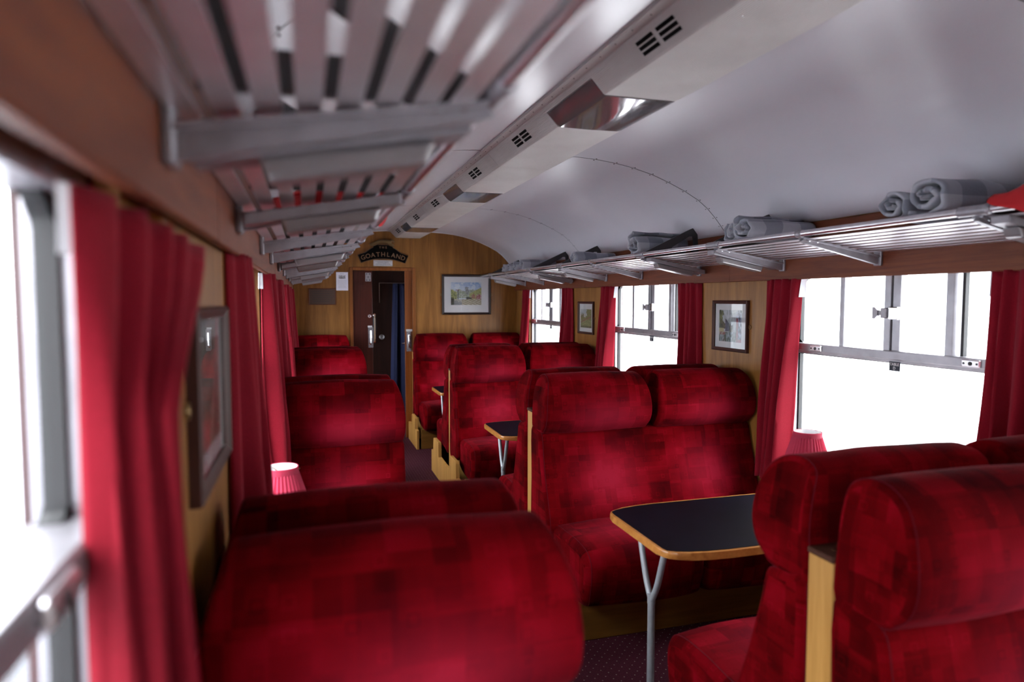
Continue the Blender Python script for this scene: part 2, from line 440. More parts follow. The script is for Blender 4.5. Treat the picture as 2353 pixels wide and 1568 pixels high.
MT = dict(
    velvet=velvet_mat(),
    thread=simple('seam_piping', (.075, .003, .007), .9, spec=.1),
    oak=wood_mat('oak_veneer', (.165, .062, .0095), (.270, .118, .026), (7, 7, .55), .45, .12),
    oak_bench=wood_mat('pale_oak_panel', (.33, .160, .036), (.47, .25, .068), (9, 9, .6), .5, .1),
    base_oak=wood_mat('shaded_bench_oak', (.135, .055, .008), (.20, .088, .016), (.6, 9, 9), .5, .05),  # same oak as the end panels, darkened to stand in for under-seat shade
    mahogany=wood_mat('red_mahogany', (.092, .0185, .0058), (.160, .041, .0135), (10, .9, 14), .5, .03),
    door_wood=wood_mat('dark_mahogany_door', (.035, .005, .003), (.060, .010, .005), (12, 12, .7), .4, .12),
    door_edge=wood_mat('orange_brown_door_edge', (.15, .040, .007), (.23, .068, .013), (12, 12, .8), .4, .25),
    frame_wood=wood_mat('door_frame_timber', (.17, .052, .010), (.25, .085, .020), (12, 12, .8), .4, .2),
    table_edge=wood_mat('varnished_table_edge', (.30, .11, .022), (.46, .20, .05), (6, 6, 6), .3, .4),
    brown_cap=simple('brown_capping', (.050, .017, .010), .6, spec=.15),
    laminate=simple('blue_black_laminate', (.003, .0022, .005), .5, spec=.03, var=.4, vscale=5),
    alu=simple('brushed_aluminium', (.66, .64, .67), .28, metal=.95, var=.08, vscale=30),
    slat=simple('satin_aluminium_slat', (.72, .68, .71), .34, metal=.8, var=.05, vscale=20),
    cover=simple('satin_grey_lamp_cover', (.30, .28, .29), .3, metal=.55),
    grey_metal=simple('grey_cast_metal', (.29, .275, .30), .42, metal=.5, var=.12, vscale=25),
    dark_metal=simple('dark_bronze_metal', (.045, .043, .045), .45, metal=.4),
    window_alu=simple('worn_window_aluminium', (.30, .29, .315), .36, metal=.7, var=.14, vscale=14),
    gasket=simple('black_rubber', (.012, .012, .013), .6),
    steel=simple('polished_steel', (.72, .72, .74), .15, metal=1.0),
    leg=simple('silver_painted_steel', (.36, .385, .42), .4, metal=.35, var=.1, vscale=40),
    ceiling=simple('white_gloss_ceiling', (.62, .60, .65), .24, spec=.6, var=.02, vscale=2.5, bump=.02, bscale=2),
    seam=simple('dark_seam', (.05, .045, .045), .8),
    screw=simple('brown_screw', (.09, .065, .055), .5, metal=.5),
    duct=ribbed_mat(),
    smoke=simple('smoked_mirror_diffuser', (.24, .215, .22), .07, metal=.55, spec=.8),
    carpet=carpet_mat(),
    curtain=curtain_mat(),
    blue_curtain=simple('blue_vestibule_curtain', (.005, .011, .060), .85),
    tape=simple('white_heading_tape', (.82, .83, .88), .8),
    glass=glass_mat(),
    picture_glass=glass_mat('non_reflective_picture_glass', .014),
    paint=paint_mat(),
    card=simple('white_mount_card', (.50, .475, .49), .8, spec=.2),
    frame_dark=simple('dark_picture_frame', (.014, .006, .005), .4, spec=.35),
    frame_brown=simple('brown_picture_frame', (.050, .017, .013), .5, spec=.25),
    brass=simple('aged_brass', (.30, .20, .09), .35, metal=.9),
    bronze=simple('bronze_figure', (.19, .125, .055), .38, metal=.6),
    black=simple('black_enamel', (.002, .002, .002), .6, spec=.05),
    letter=simple('dull_bronze_letter', (.26, .15, .085), .5, metal=.4),
    ink=simple('dark_ink', (.05, .05, .055), .8),
    grey_ink=simple('grey_print', (.42, .42, .46), .8),
    sign_grey=simple('pale_grey_enamel', (.56, .55, .57), .5),
    navy=simple('navy_sign', (.012, .020, .034), .5),
    white_ink=simple('white_lettering', (.80, .80, .80), .6),
    paper=simple('white_paper', (.74, .73, .82), .8),
    plaque=simple('brown_plaque', (.085, .05, .035), .5, metal=.3),
    plaque_edge=simple('red_brown_plaque_rim', (.13, .035, .015), .5),
    shade=None,
    plaid=plaid_mat(),
    red_cloth=simple('scarlet_cloth', (.42, .006, .010), .85),
    tarmac=simple('grey_tarmac', (.060, .064, .074), .9, var=.25, vscale=60, bump=.2),
    ballast=simple('pale_gravel', (.42, .42, .42), .95, var=.2, vscale=6),
    trackbed=simple('grey_trackbed', (.30, .31, .33), .95, var=.15, vscale=2),
    white_line=simple('white_edge_paint', (.6, .6, .6), .8),
    wall_outer=simple('body_side_steel', (.035, .008, .008), .5),
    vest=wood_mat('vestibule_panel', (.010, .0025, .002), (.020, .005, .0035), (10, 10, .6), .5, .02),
    station=simple('station_wall', (.26, .27, .30), .9, var=.1, vscale=3),
    station_blue=simple('station_blue_grey', (.07, .10, .16), .9, var=.1, vscale=3),
)
def shade_mat():
    m, nt, p = new_mat('pleated_pink_shade')
    p.inputs['Base Color'].default_value = (.42, .030, .075, 1)
    p.inputs['Roughness'].default_value = .8
    tr = N(nt, 'ShaderNodeBsdfTranslucent'); tr.inputs[0].default_value = (.80, .13, .23, 1)
    mix = N(nt, 'ShaderNodeMixShader'); mix.inputs[0].default_value = .38
    lk(nt, p.outputs[0], mix.inputs[1]); lk(nt, tr.outputs[0], mix.inputs[2])
    lk(nt, mix.outputs[0], nt.nodes['Material Output'].inputs[0])
    return m
MT['shade'] = shade_mat()
MT['lining'] = simple('white_shade_lining', (.85, .84, .86), .8)

# ================================================================== THE SETTING
def structure(o): return tag(o, kind='structure')

# floor
b = MB(); b.box(X(-1, 1.40), X(1, 1.40), Y_BACK, Y_END + 1.6, FLOOR - .05, FLOOR)
structure(b.build('floor', MT['carpet']))

# ceiling: curved panels bay by bay, with screwed seams
ARC = [(.0, .775), (.10, .775), (.235, .766), (.40, .756), (.52, .742), (.63, .722), (.74, .693), (.845, .655), (.95, .610), (1.04, .562), (1.10, .517), (1.15, .468), (1.19, .422), (1.218, .388), (1.262, .376)]
SEAMS = [Y_BACK, -.89, 1.29, 3.47, 5.65, Y_END]
ceil = thing('ceiling', (CX, 2.4, .36), kind='structure')
for s in (-1, 1):
    for a0, a1 in zip(SEAMS[:-1], SEAMS[1:]):
        rows = []
        g = .0015
        for h, z in ARC:
            rows.append([(X(s, h), y, z) for y in (a0 + g, a1 - g)])
        for h, z in reversed(ARC):
            rows.append([(X(s, h + .006), y, z + .012) for y in (a0 + g, a1 - g)])
        m = MB(); m.quad_grid(rows, close_u=True)
        for k in (0, 1):
            m.face([r[k] for r in rows] if k else [r[k] for r in reversed(rows)])
        m.build('ceiling_panel', MT['ceiling'], ceil, smooth=40)
# roof skin above so that no light leaks
m = MB()
rows = [[(CX + t * 1.42, y, .95 - .55 * abs(t) ** 3) for y in (Y_BACK - .1, Y_END + 1.6)] for t in [k / 8 - 1 for k in range(17)]]
m.quad_grid(rows); m.build('roof_skin', MT['wall_outer'], ceil)
for ys in SEAMS[1:-1]:
    for s in (-1, 1):
        m = MB()
        rows = [[(X(s, h), y, z - .0012) for y in (ys - .0025, ys + .0025)] for h, z in ARC]
        m.quad_grid(rows); m.build('seam_strip', MT['seam'], ceil)
        m = MB()
        for i in range(2, 13):
            h, z = ARC[i]
            for dy in (-.018, .018):
                m.lathe([(.004, 0), (.003, -.0025)], (X(s, h), ys + dy, z - .0005), 6)
        tag(m.build('screw_row', MT['screw'], ceil), kind='stuff')

# side walls: outer shell with window openings, inner panels
WZ0, WZ1 = -.86, .150
WHALF = .625
for s, nm in ((-1, 'wall_left'), (1, 'wall_right')):
    w = thing(nm, (X(s, 1.34), 2.4, FLOOR), kind='structure')
    m = MB()
    m.box(X(s, 1.30), X(s, 1.386), Y_BACK, Y_END, FLOOR - .05, WZ0)
    m.box(X(s, 1.335), X(s, 1.386), Y_BACK, Y_END, WZ1, .60)
    m.box(X(s, H_FRIEZE + .018), X(s, 1.386), Y_BACK, Y_END, .30, .40)
    edges = [Y_BACK] + [e for c in BAYS for e in (c - WHALF, c + WHALF)] + [Y_END]
    for k in range(0, len(edges), 2):
        m.box(X(s, 1.30), X(s, 1.386), edges[k], edges[k + 1], WZ0, WZ1)
    m.build('body_shell', MT['oak'], w)
    m = MB()
    m.box(X(s, 1.386), X(s, 1.402), Y_BACK, Y_END, FLOOR - .3, WZ0); m.box(X(s, 1.386), X(s, 1.402), Y_BACK, Y_END, WZ1, .62)
    for k in range(0, len(edges), 2): m.box(X(s, 1.386), X(s, 1.402), edges[k], edges[k + 1], WZ0, WZ1)
    m.build('outer_skin', MT['wall_outer'], w)
    # pillar panels between the windows with thin wooden beads
    for yc in [-.89] + PAIRS:
        m = MB(); m.box(X(s, H_WALL), X(s, 1.30), yc - .335, yc + .335, -1.58, .112, .002)
        m.build('pillar_panel', MT['oak'], w)
        for e in (-1, 1):
            m = MB(); m.box(X(s, H_WALL - .006), X(s, 1.302), yc + e * .335 - .008, yc + e * .335 + .008, -1.58, .112, .003)
            m.build('bead', MT['frame_wood'], w)
    m = MB(); m.box(X(s, H_WALL), X(s, 1.30), Y_END - .20, Y_END - .001, -1.58, .112, .002); m.build('pillar_panel', MT['oak'], w)
    # dado panels below the windows
    for c in BAYS:
        m = MB(); m.box(X(s, H_WALL + .002), X(s, 1.30), c - .75, c + .75, -1.58, WZ0 - .01, .002)
        m.build('dado_panel', MT['oak'], w)
        m = MB(); m.box(X(s, H_WALL - .03), X(s, 1.34), c - WHALF, c + WHALF, WZ0 - .025, WZ0, .004)
        m.build('window_sill', MT['mahogany'], w)
    # frieze boards above the windows
    for a0, a1 in zip(SEAMS[:-1], SEAMS[1:]):
        m = MB(); m.box(X(s, H_FRIEZE), X(s, H_FRIEZE + .018), a0 + .001, a1 - .001, .098, .372, .003)
        m.build('frieze_board', MT['mahogany'], w)

# windows
wn = 0
for s in (-1, 1):
    for c in BAYS:
        wn += 1
        w = thing('window_%d' % wn, (X(s, 1.34), c, WZ0), kind='structure')
        fx0, fx1 = X(s, 1.325), X(s, 1.385)
        y0, y1 = c - WHALF, c + WHALF
        m = MB()
        m.box(fx0, fx1, y0, y0 + .024, WZ0, WZ1, .003); m.box(fx0, fx1, y1 - .024, y1, WZ0, WZ1, .003)
        m.box(fx0, fx1, y0, y1, WZ1 - .046, WZ1, .003); m.box(fx0, fx1, y0, y1, WZ0, WZ0 + .024, .003)
        m.build('window_frame', MT['window_alu'], w)
        TZ0, TZ1 = -.277, -.226
        m = MB()
        m.box(X(s, 1.312), fx1, y0 + .02, y1 - .02, TZ0 + .012, TZ1, .004)
        m.box(X(s, 1.325), fx1, y0 + .02, y1 - .02, TZ0, TZ0 + .014, .003)
        tr = m.build('transom', MT['window_alu'], w)
        for yy in (c + .43, c - .40):                       # blind catches on the transom
            m = MB(); m.box(X(s, 1.303), X(s, 1.314), yy - .038, yy + .038, TZ0 + .018, TZ1 - .006, .004)
            pl = m.build('catch_plate', MT['alu'], tr)
            m = MB()
            m.lathe([(.008, 0), (.008, .003)], (X(s, 1.3025) - .0015, yy, -.247), 10, axis='x')
            for d in (-.027, .027): m.lathe([(.004, 0), (.004, .003)], (X(s, 1.3025) - .0015, yy + d, -.247), 8, axis='x')
            m.build('catch_hole', MT['gasket'], tr)
        for yy, wd, hx in ((c + .29, .028, 1.330), (c + .020, .034, 1.325), (c - .020, .040, 1.335), (c - .285, .036, 1.325)):
            m = MB(); m.box(X(s, hx), X(s, 1.375), yy - wd / 2, yy + wd / 2, TZ1 - .002, WZ1 - .044, .003)
            m.build('mullion', MT['window_alu'], w)
        m = MB()
        m.box(X(s, 1.345), X(s, 1.365), c - .335, c - .322, TZ1, WZ1 - .044)
        m.box(X(s, 1.350), X(s, 1.372), y0 + .022, y0 + .032, WZ0, WZ1); m.box(X(s, 1.350), X(s, 1.372), y1 - .032, y1 - .022, WZ0, WZ1)
        m.box(X(s, 1.350), X(s, 1.372), y0, y1, TZ0 - .006, TZ0 + .002)
        m.build('gasket', MT['gasket'], w)
        # rounded corner pieces of the toplights
        for yy, e in ((y0 + .022, 1), (y1 - .022, -1)):
            for zz, ez in ((WZ1 - .045, -1), (TZ1, 1)):
                rr = .055 if ez < 0 else .03
                pts = [(yy, zz)] + [(yy + e * rr * (1 - math.sin(a)), zz + ez * rr * (1 - math.cos(a))) for a in [k * math.pi / 12 for k in range(7)]]
                m = MB(); m.prism(pts, 'x', X(s, 1.350), X(s, 1.374)); m.build('corner_gasket', MT['gasket'], w)
        # toplight catch
        m = MB()
        m.box(X(s, 1.300), X(s, 1.326), c + .004, c + .034, -.085, -.040, .004)
        m.box(X(s, 1.306), X(s, 1.322), c + .034, c + .050, -.072, -.052, .003)
        m.prism([(c + .050, -.050), (c + .066, -.036), (c + .078, -.036), (c + .078, -.088), (c + .066, -.088), (c + .050, -.074)], 'x', X(s, 1.302), X(s, 1.318))
        ct = m.build('toplight_catch', MT['grey_metal'], w)
        m = MB(); m.box(X(s, 1.312), X(s, 1.334), c - .046, c + .004, -.090, -.036, .004)
        m.build('finger_pull', MT['steel'], w)
        # panes
        gx = X(s, H_GLASS)
        cuts = [y0 + .022, c - .285, c, c + .29, y1 - .022]
        for a0, a1 in zip(cuts[:-1], cuts[1:]):
            m = MB(); m.box(gx - .0015, gx + .0015, a0, a1, TZ1, WZ1 - .044); m.build('pane', MT['glass'], w)
        m = MB(); m.box(gx - .0015, gx + .0015, y0 + .022, y1 - .022, WZ0 + .02, TZ0 + .004); m.build('pane', MT['glass'], w)

# end wall with the doorway, its veneer panels, the vestibule behind
DX0, DX1, DZ = .487, 1.149, .316
we = thing('wall_end', (CX, Y_END, FLOOR), kind='structure')
def arc_z(x):
    h = abs(x - CX)
    for (h0, z0), (h1, z1) in zip(ARC[:-1], ARC[1:]):
        if h <= h1: return z0 + (z1 - z0) * (h - h0) / (h1 - h0)
    return .37
def wall_panel(x0, x1, zlow):
    top = [(x0 + (x1 - x0) * k / 14.0) for k in range(15)]
    poly = [(x0, zlow)] + [(x1, zlow)] + [(x, min(arc_z(x) + .012, .80)) for x in reversed(top)]
    return poly
for x0, x1, zl in ((X(-1, 1.30), DX0, FLOOR), (DX0, DX1, DZ), (DX1, X(1, 1.30), FLOOR)):
    m = MB(); m.prism(wall_panel(x0 + .0006, x1 - .0006, zl), 'y', Y_END, Y_END + .06)
    m.build('veneer_panel', MT['oak'], we)
m = MB()       # timber architrave
aw = .036
m.box(DX0 - aw, DX0, Y_END - .012, Y_END + .06, FLOOR, DZ + aw, .004)
m.box(DX1, DX1 + aw, Y_END - .012, Y_END + .06, FLOOR, DZ + aw, .004)
m.box(DX0, DX1, Y_END - .012, Y_END + .06, DZ, DZ + aw, .004)
structure(m.build('trim_1', MT['frame_wood']))
# coving bead under the curved ceiling
m = MB(); m.tube([(X(s_, h), Y_END - .004, z - .003) for s_, lst in ((-1, list(reversed(ARC))), (1, ARC[1:])) for h, z in lst], .005, 6)
structure(m.build('trim_2', MT['ceiling']))
m = MB(); m.box(X(-1, 1.40), X(1, 1.40), Y_BACK - .05, Y_BACK, FLOOR, .9)
structure(m.build('wall_back', MT['oak']))
# vestibule
wv = thing('wall_vestibule', (.85, 9.2, FLOOR), kind='structure')
m = MB()
m.box(-.24, 2.46, 9.10, 9.16, FLOOR, .7); m.build('vestibule_end_panel', MT['vest'], wv)
for xs0, xs1 in ((-.24, -.20), (2.42, 2.46)):
    for ya, yb, za, zb in ((Y_END + .06, 9.10, FLOOR, -.55), (Y_END + .06, 9.10, .15, .7), (Y_END + .06, 8.25, -.55, .15), (8.85, 9.10, -.55, .15)):
        m = MB(); m.box(xs0, xs1, ya, yb, za, zb); m.build('vestibule_side_panel', MT['vest'], wv)
    m = MB(); m.box((xs0 + xs1) / 2 - .002, (xs0 + xs1) / 2 + .002, 8.25, 8.85, -.55, .15); m.build('droplight_pane', MT['glass'], wv)
m = MB(); m.box(-.24, 2.46, Y_END + .06, 9.16, .7, .75); m.build('vestibule_ceiling_panel', MT['vest'], wv)
m = MB(); m.box(.905, 1.35, 9.085, 9.099, .205, .210); m.box(.905, .909, 9.085, 9.099, -.05, .21); m.build('vestibule_bead', MT['alu'], wv)

# sliding door leaves
def lever_plate(parent, x, y, z, mat_plate, mirror=1):
    m = MB(); m.box(x - .027, x + .027, y - .006, y, z - .115, z + .115, .003); pl = m.build('handle_plate', mat_plate, parent)
    m = MB(); m.tube([(x, y - .004, z + .085), (x, y - .035, z + .075), (x, y - .040, z), (x, y - .035, z - .06), (x - .012 * mirror, y - .02, z - .075)], .011, 8)
    m.build('handle', MT['steel'], pl)
    m = MB()
    for dx in (-.017, .017):
        for dz in (-.095, -.02, .03, .1): m.lathe([(.0045, 0), (.003, -.003)], (x + dx, y - .006, z + dz), 6, axis='y')
    m.build('screw', MT['dark_metal'], pl)
d1 = thing('door_1', (.58, Y_END + .035, FLOOR), kind='structure')
m = MB(); m.box(DX0 - .2, .701, Y_END + .022, Y_END + .056, FLOOR, DZ + .02, .002); m.build('door_leaf', MT['door_wood'], d1)
yd = Y_END + .022
m = MB(); m.box(.626, .690, yd - .004, yd, .195, .293, .002); hp = m.build('top_plate', MT['grey_metal'], d1)
m = MB()
for dx, dz in ((.641, .278), (.675, .278), (.658, .244), (.641, .21), (.675, .21)): m.lathe([(.006, 0), (.005, -.002)], (dx, yd - .004, dz), 8, axis='y')
m.build('screw', MT['black'], hp)
m = MB(); m.lathe([(.018, 0), (.018, -.006), (.012, -.010)], (.668, yd, -.195), 14, axis='y'); kn = m.build('lock_rose', MT['alu'], d1)
m = MB(); m.lathe([(.006, 0), (.006, -.002)], (.668, yd - .010, -.195), 8, axis='y'); m.build('keyhole', MT['black'], kn)
m = MB(); m.box(.647, .695, yd - .003, yd, -.322, -.302, .001); m.build('label_plate', MT['sign_grey'], d1)
lever_plate(d1, .678, yd, -.435, MT['grey_metal'])
d2 = thing('door_2', (1.11, Y_END + .035, FLOOR), kind='structure')
m = MB(); m.box(1.067, DX1 + .2, Y_END + .022, Y_END + .056, FLOOR, DZ + .02, .002); m.build('door_leaf', MT['door_edge'], d2)
m = MB(); m.box(1.076, 1.147, yd - .003, yd, -.372, -.348, .001); m.build('label_plate', MT['sign_grey'], d2)
lever_plate(d2, 1.108, yd, -.487, MT['grey_metal'], -1)
m = MB(); m.lathe([(.006, 0), (.006, .02), (.012, .022), (.012, .034), (.004, .038)], (1.066 - .036, yd + .012, -.510), 10, axis='x'); m.build('latch_knob', MT['steel'], d2)
# vestibule fittings
g = thing('grab_bar', (.775, 9.07, -.55), 'tall chrome grab bar in the dark doorway behind the open door', 'grab bar')
m = MB(); m.tube([(.838, 9.055, -.25), (.838, 9.055, -.53)], .012, 10); m.build('bar', MT['steel'], g)
for zz in (-.21, -.56):
    m = MB(); m.tube([(.838, 9.10, zz), (.838, 9.055, zz), (.838, 9.055, zz + (.06 if zz < -.3 else -.06))], .009, 8); m.lathe([(.02, 0), (.018, -.012)], (.838, 9.10, zz), 12, axis='y'); m.build('bracket', MT['steel'], g)
m = MB(); m.lathe([(.034, 0), (.034, -.008), (.026, -.014), (.020, -.010)], (.931, 9.10, -.504), 20, axis='y')
tag(m.build('lock_roundel', MT['grey_metal']), 'round grey metal lock roundel on dark wall behind the doorway', 'lock')
# blue curtain hanging in the vestibule
m = MB()
rows = []
for j in range(25):
    t = j / 24.0
    z = .20 - 1.75 * t
    row = []
    for i in range(41):
        u = i / 40.0
        x = 1.06 + .005 * t + (u) * (.22 + .10 * t) - .06 * t * (1 - u)
        row.append((x, 8.90 + (.012 + .02 * t) * math.cos(u * 18 + .8 * t), z))
    rows.append(row)
m.quad_grid(rows)
vc = m.build('vestibule_curtain', MT['blue_curtain'], smooth=80)
tag(vc, 'dark blue curtain hanging in the vestibule beyond the doorway', 'curtain')
md = vc.modifiers.new('thick', 'SOLIDIFY'); md.thickness = .004

# ================================================================== SEATS
def resample(pts, n, closed=False):
    """Catmull-Rom through pts"""
    out = []
    k = len(pts)
    segs = k if closed else k - 1
    for i in range(segs):
        p = [pts[(i + d) % k] if closed else pts[min(max(i + d, 0), k - 1)] for d in (-1, 0, 1, 2)]
        for j in range(n):
            t = j / n
            q = []
            for a in range(len(pts[0])):
                q.append(.5 * (2 * p[1][a] + (p[2][a] - p[0][a]) * t + (2 * p[0][a] - 5 * p[1][a] + 4 * p[2][a] - p[3][a]) * t * t + (3 * p[1][a] - p[0][a] - 3 * p[2][a] + p[3][a]) * t ** 3))
            out.append(tuple(q))
    if not closed: out.append(tuple(pts[-1]))
    return out

def cushion(mb, prof, xc, hw, r, wz=None, crown=0.0, f=-1, yc=0.0, nx=10, wob=0.0, seed=0, wear=None):
    """sweep a closed (d, z) profile along x with rounded ends; f=-1 faces the camera end"""
    n = len(prof)
    nor = []
    area = sum(prof[i][0] * prof[(i + 1) % n][1] - prof[(i + 1) % n][0] * prof[i][1] for i in range(n))
    sg = 1 if area > 0 else -1
    for i in range(n):
        a, c = prof[i - 1], prof[(i + 1) % n]
        t = Vector((c[0] - a[0], c[1] - a[1])).normalized()
        nor.append((t.y * sg, -t.x * sg))
    cum = [0.0]
    for i in range(n): cum.append(cum[-1] + math.hypot(prof[(i + 1) % n][0] - prof[i][0], prof[(i + 1) % n][1] - prof[i][1]))
    st = []
    K = 5
    for k in range(K + 1):
        a = k / K * math.pi / 2
        st.append((-1 + (r / hw) * (1 - math.sin(a)) , r * (1 - math.sin(a)) ** 0 * (1 - math.sin(a))))
    # stations: (u in -1..1, inward offset); proper quarter circle
    st = [(-1 + (r / hw) * (1 - math.cos(k / K * math.pi / 2)), r * (1 - math.sin(k / K * math.pi / 2))) for k in range(K + 1)]
    inner = [(-1 + r / hw + (2 - 2 * r / hw) * k / nx, 0.0) for k in range(1, nx)]
    st = st + inner + [(-u, o) for u, o in reversed(st)]
    rows, uvs = [], []
    for u, o in st:
        row, uvr = [], []
        for i in range(n + 1):
            d, z = prof[i % n]
            nd, nz = nor[i % n]
            w = wz(z) if wz else hw
            x = xc + u * w
            cr = crown * (1 - u * u) if crown else 0
            dd = d - nd * o + nd * cr; zz = z - nz * o + nz * cr
            if wob:
                q = noise.noise(Vector((x * 5 + seed, d * 5, z * 5))) * wob
                dd += nd * q; zz += nz * q
            row.append((x, yc + f * dd, zz))
            uvr.append((x, cum[i]))
        rows.append(row); uvs.append(uvr)
    if wear:
        b0 = len(mb.v)
        for a, (u, o) in enumerate(st):
            for i in range(n + 1):
                mb.wear[b0 + a * (n + 1) + i] = wear(u, *prof[i % n])
    mb.quad_grid(rows, uvs=uvs)
    e0, e1 = rows[0][:-1], rows[-1][:-1]
    def cap(e):
        c = (sum(p[0] for p in e) / n, sum(p[1] for p in e) / n, sum(p[2] for p in e) / n)
        for i in range(n):
            t = [e[i], e[(i + 1) % n], c]
            mb.face(t, [(p[1] + .37, p[2]) for p in t])
    cap(e0); cap(e1)
    return rows

HEAD = resample([(.045, -.690), (.045, -.57), (.047, -.450), (.060, -.412), (.105, -.394), (.158, -.398), (.208, -.425), (.241, -.475), (.258, -.545), (.258, -.600), (.240, -.645), (.210, -.674), (.183, -.692), (.11, -.694)], 3, True)
BACK = resample([(.045, -1.30), (.045, -.95), (.045, -.69), (.11, -.682), (.172, -.690), (.196, -.715), (.215, -.80), (.252, -.92), (.290, -1.02), (.320, -1.10), (.330, -1.20), (.325, -1.29), (.18, -1.31)], 3, True)
SEAT = resample([(.29, -1.36), (.28, -1.20), (.31, -1.135), (.42, -1.128), (.56, -1.118), (.66, -1.122), (.720, -1.142), (.748, -1.185), (.752, -1.25), (.735, -1.33), (.700, -1.385), (.55, -1.40)], 3, True)
def head_w(scale=1.0):
    tab = [(-.70, .299), (-.66, .302), (-.61, .303), (-.56, .302), (-.51, .298), (-.47, .291), (-.44, .283), (-.405, .272), (-.38, .262)]
    def f(z):
        for (z0, w0), (z1, w1) in zip(tab[:-1], tab[1:]):
            if z <= z1: return scale * (w0 + (w1 - w0) * max(0, (z - z0) / (z1 - z0)))
        return scale * tab[-1][1]
    return f

def seam_line(rows, idx, r=.0016):
    pts = [Vector(p) for p in rows[idx][:-1]]
    pts.append(pts[0])
    m = MB(); m.tube(pts, r, 5, caps=False)
    return m

def g2(a, s): return math.exp(-(a / s) ** 2)
def lit_wear_head(u, d, z): return 1.1 * g2(u - .15, .6) * g2(z + .63, .10) * (1 if d > .17 else 0)  # lower face: rubbed pile plus painted light, leaving the top dark
def lit_wear_back2(u, d, z): return (g2(u - .5, .26) + g2(u + .42, .26)) * g2(z + .93, .14) * (1 if d > .17 else 0)
def lit_wear_back1(u, d, z): return g2(u, .5) * g2(z + .93, .14) * (1 if d > .17 else 0)
def lit_wear_seat(u, d, z): return .8 * g2(u, .6) * g2(d - .52, .17) * (1 if z > -1.17 else 0)
def make_bench(side, f, yc, wood_back):
    """side: +1 double seat on the right, -1 single seat on the left; f=-1 faces the camera"""
    if side > 0:
        heads, x0, x1, xe = [1.437, 2.080], 1.128, 2.388, 1.100
        cush = [(1.458, .300), (2.075, .305)]
    else:
        heads, x0, x1, xe = [.136], -.160, .440, .470
        cush = [(.137, .290)]
    root = thing('double_seat' if side > 0 else 'single_seat', ((x0 + x1) / 2, yc + f * .4, FLOOR))
    for k, hx in enumerate(heads):
        m = MB(); rows = cushion(m, HEAD, hx, .303, .016, head_w(1.0 if side > 0 else 1.0), .006, f, yc, 10, .005, k * 3 + side + f, lit_wear_head)
        h = m.build('headrest', MT['velvet'], root, smooth=70)
        sm = seam_line(rows, 4); sm2 = seam_line(rows, len(rows) - 5)
        if k == 0 and side > 0: sm.build('seam', MT['thread'], h)
    m = MB(); rows = cushion(m, BACK, (x0 + x1) / 2, (x1 - x0) / 2, .022, None, .008, f, yc, 24, .006, 5 + f, lit_wear_back2 if side > 0 else lit_wear_back1)
    bk = m.build('backrest', MT['velvet'], root, smooth=70)
    seam_line(rows, 4).build('seam', MT['thread'], bk) if side > 0 else None
    for k, (cx_, hw) in enumerate(cush):
        m = MB(); rows = cushion(m, SEAT, cx_, hw, .035, None, .012, f, yc, 10, .008, 9 + k, lit_wear_seat)
        c = m.build('seat_cushion', MT['velvet'], root, smooth=70)
        if k == 0 and side > 0: seam_line(rows, 4).build('seam', MT['thread'], c)
    # timber: base board under the cushion, stepped end panel at the aisle, tall panel between the backs
    def yy(d): return yc + f * d
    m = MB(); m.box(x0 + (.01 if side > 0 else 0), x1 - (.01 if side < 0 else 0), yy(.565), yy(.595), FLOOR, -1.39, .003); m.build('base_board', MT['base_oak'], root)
    poly = [(yy(.001), FLOOR), (yy(.60), FLOOR), (yy(.60), -1.40), (yy(.505), -1.40), (yy(.495), -1.285), (yy(.48), -1.27), (yy(.265), -1.27), (yy(.25), -1.285), (yy(.245), -1.40), (yy(.001), -1.40)]
    m = MB(); m.prism(poly, 'x', xe - .014, xe + .014, .003); m.build('end_panel', MT['oak_bench'], root)
    if wood_back:
        ya, yb = yc - .040, yc + .040
        m = MB(); m.box(x0 + .012, x1 - .012, ya, yb, FLOOR, -.605, .002); pn = m.build('back_panel', MT['oak_bench'], root)
        m = MB(); m.box(x0 + .008, x1 - .008, ya - .002, yb + .002, -.605, -.590, .003); cp = m.build('capping', MT['brown_cap'], root)
        for dx in (.05, .12):
            m = MB(); m.lathe([(.006, 0), (.005, .002)], ((x0 if side > 0 else x1 - .17) + dx, yc, -.590), 8)
            m.build('screw', MT['steel'], cp)
    return root

LAB_R = {  # (row, facing) -> label
    (0, -1): 'nearest red moquette double seat in the right foreground, facing the camera',
    (0, 1): 'red moquette double seat just behind the right foreground seat, its back to the camera',
    (1, -1): 'red moquette double seat behind the large table, both headrests facing the camera',
    (1, 1): 'red double seat back to back with the one behind the large table',
    (2, -1): 'red double seat behind the second table, near the small railway path picture',
    (2, 1): 'red double seat turned away, back to back with the seat behind the second table',
    (3, -1): 'farthest red double seat against the end wall below the large framed picture'}
LAB_L = {
    (0, -1): 'large nearest red single seat at bottom left, facing the camera',
    (0, 1): 'red single seat turned away just behind the nearest left seat, below the pink lamp',
    (1, -1): 'second red single seat facing the camera on the left, beyond the pink lamp',
    (1, 1): 'red single seat turned away behind the second left seat',
    (2, -1): 'third red single seat facing the camera on the left side',
    (2, 1): 'red single seat turned away behind the third left seat',
    (3, -1): 'farthest red single seat on the left against the end wall beside the door'}
for side, LAB, grp in ((1, LAB_R, 'red double seats along the right side'), (-1, LAB_L, 'red single seats along the left side')):
    protos = {f: make_bench(side, f, PAIRS[0], f < 0) for f in (-1, 1)}
    for f, o in protos.items(): tag(o, LAB[(0, f)], 'seat', grp)
    for r in (1, 2):
        for f in (-1, 1):
            tag(copy_tree(protos[f], None, PAIRS[r] - PAIRS[0]), LAB[(r, f)], 'seat', grp)
    tag(copy_tree(protos[-1], None, Y_END - .045 - PAIRS[0]), LAB[(3, -1)], 'seat', grp)

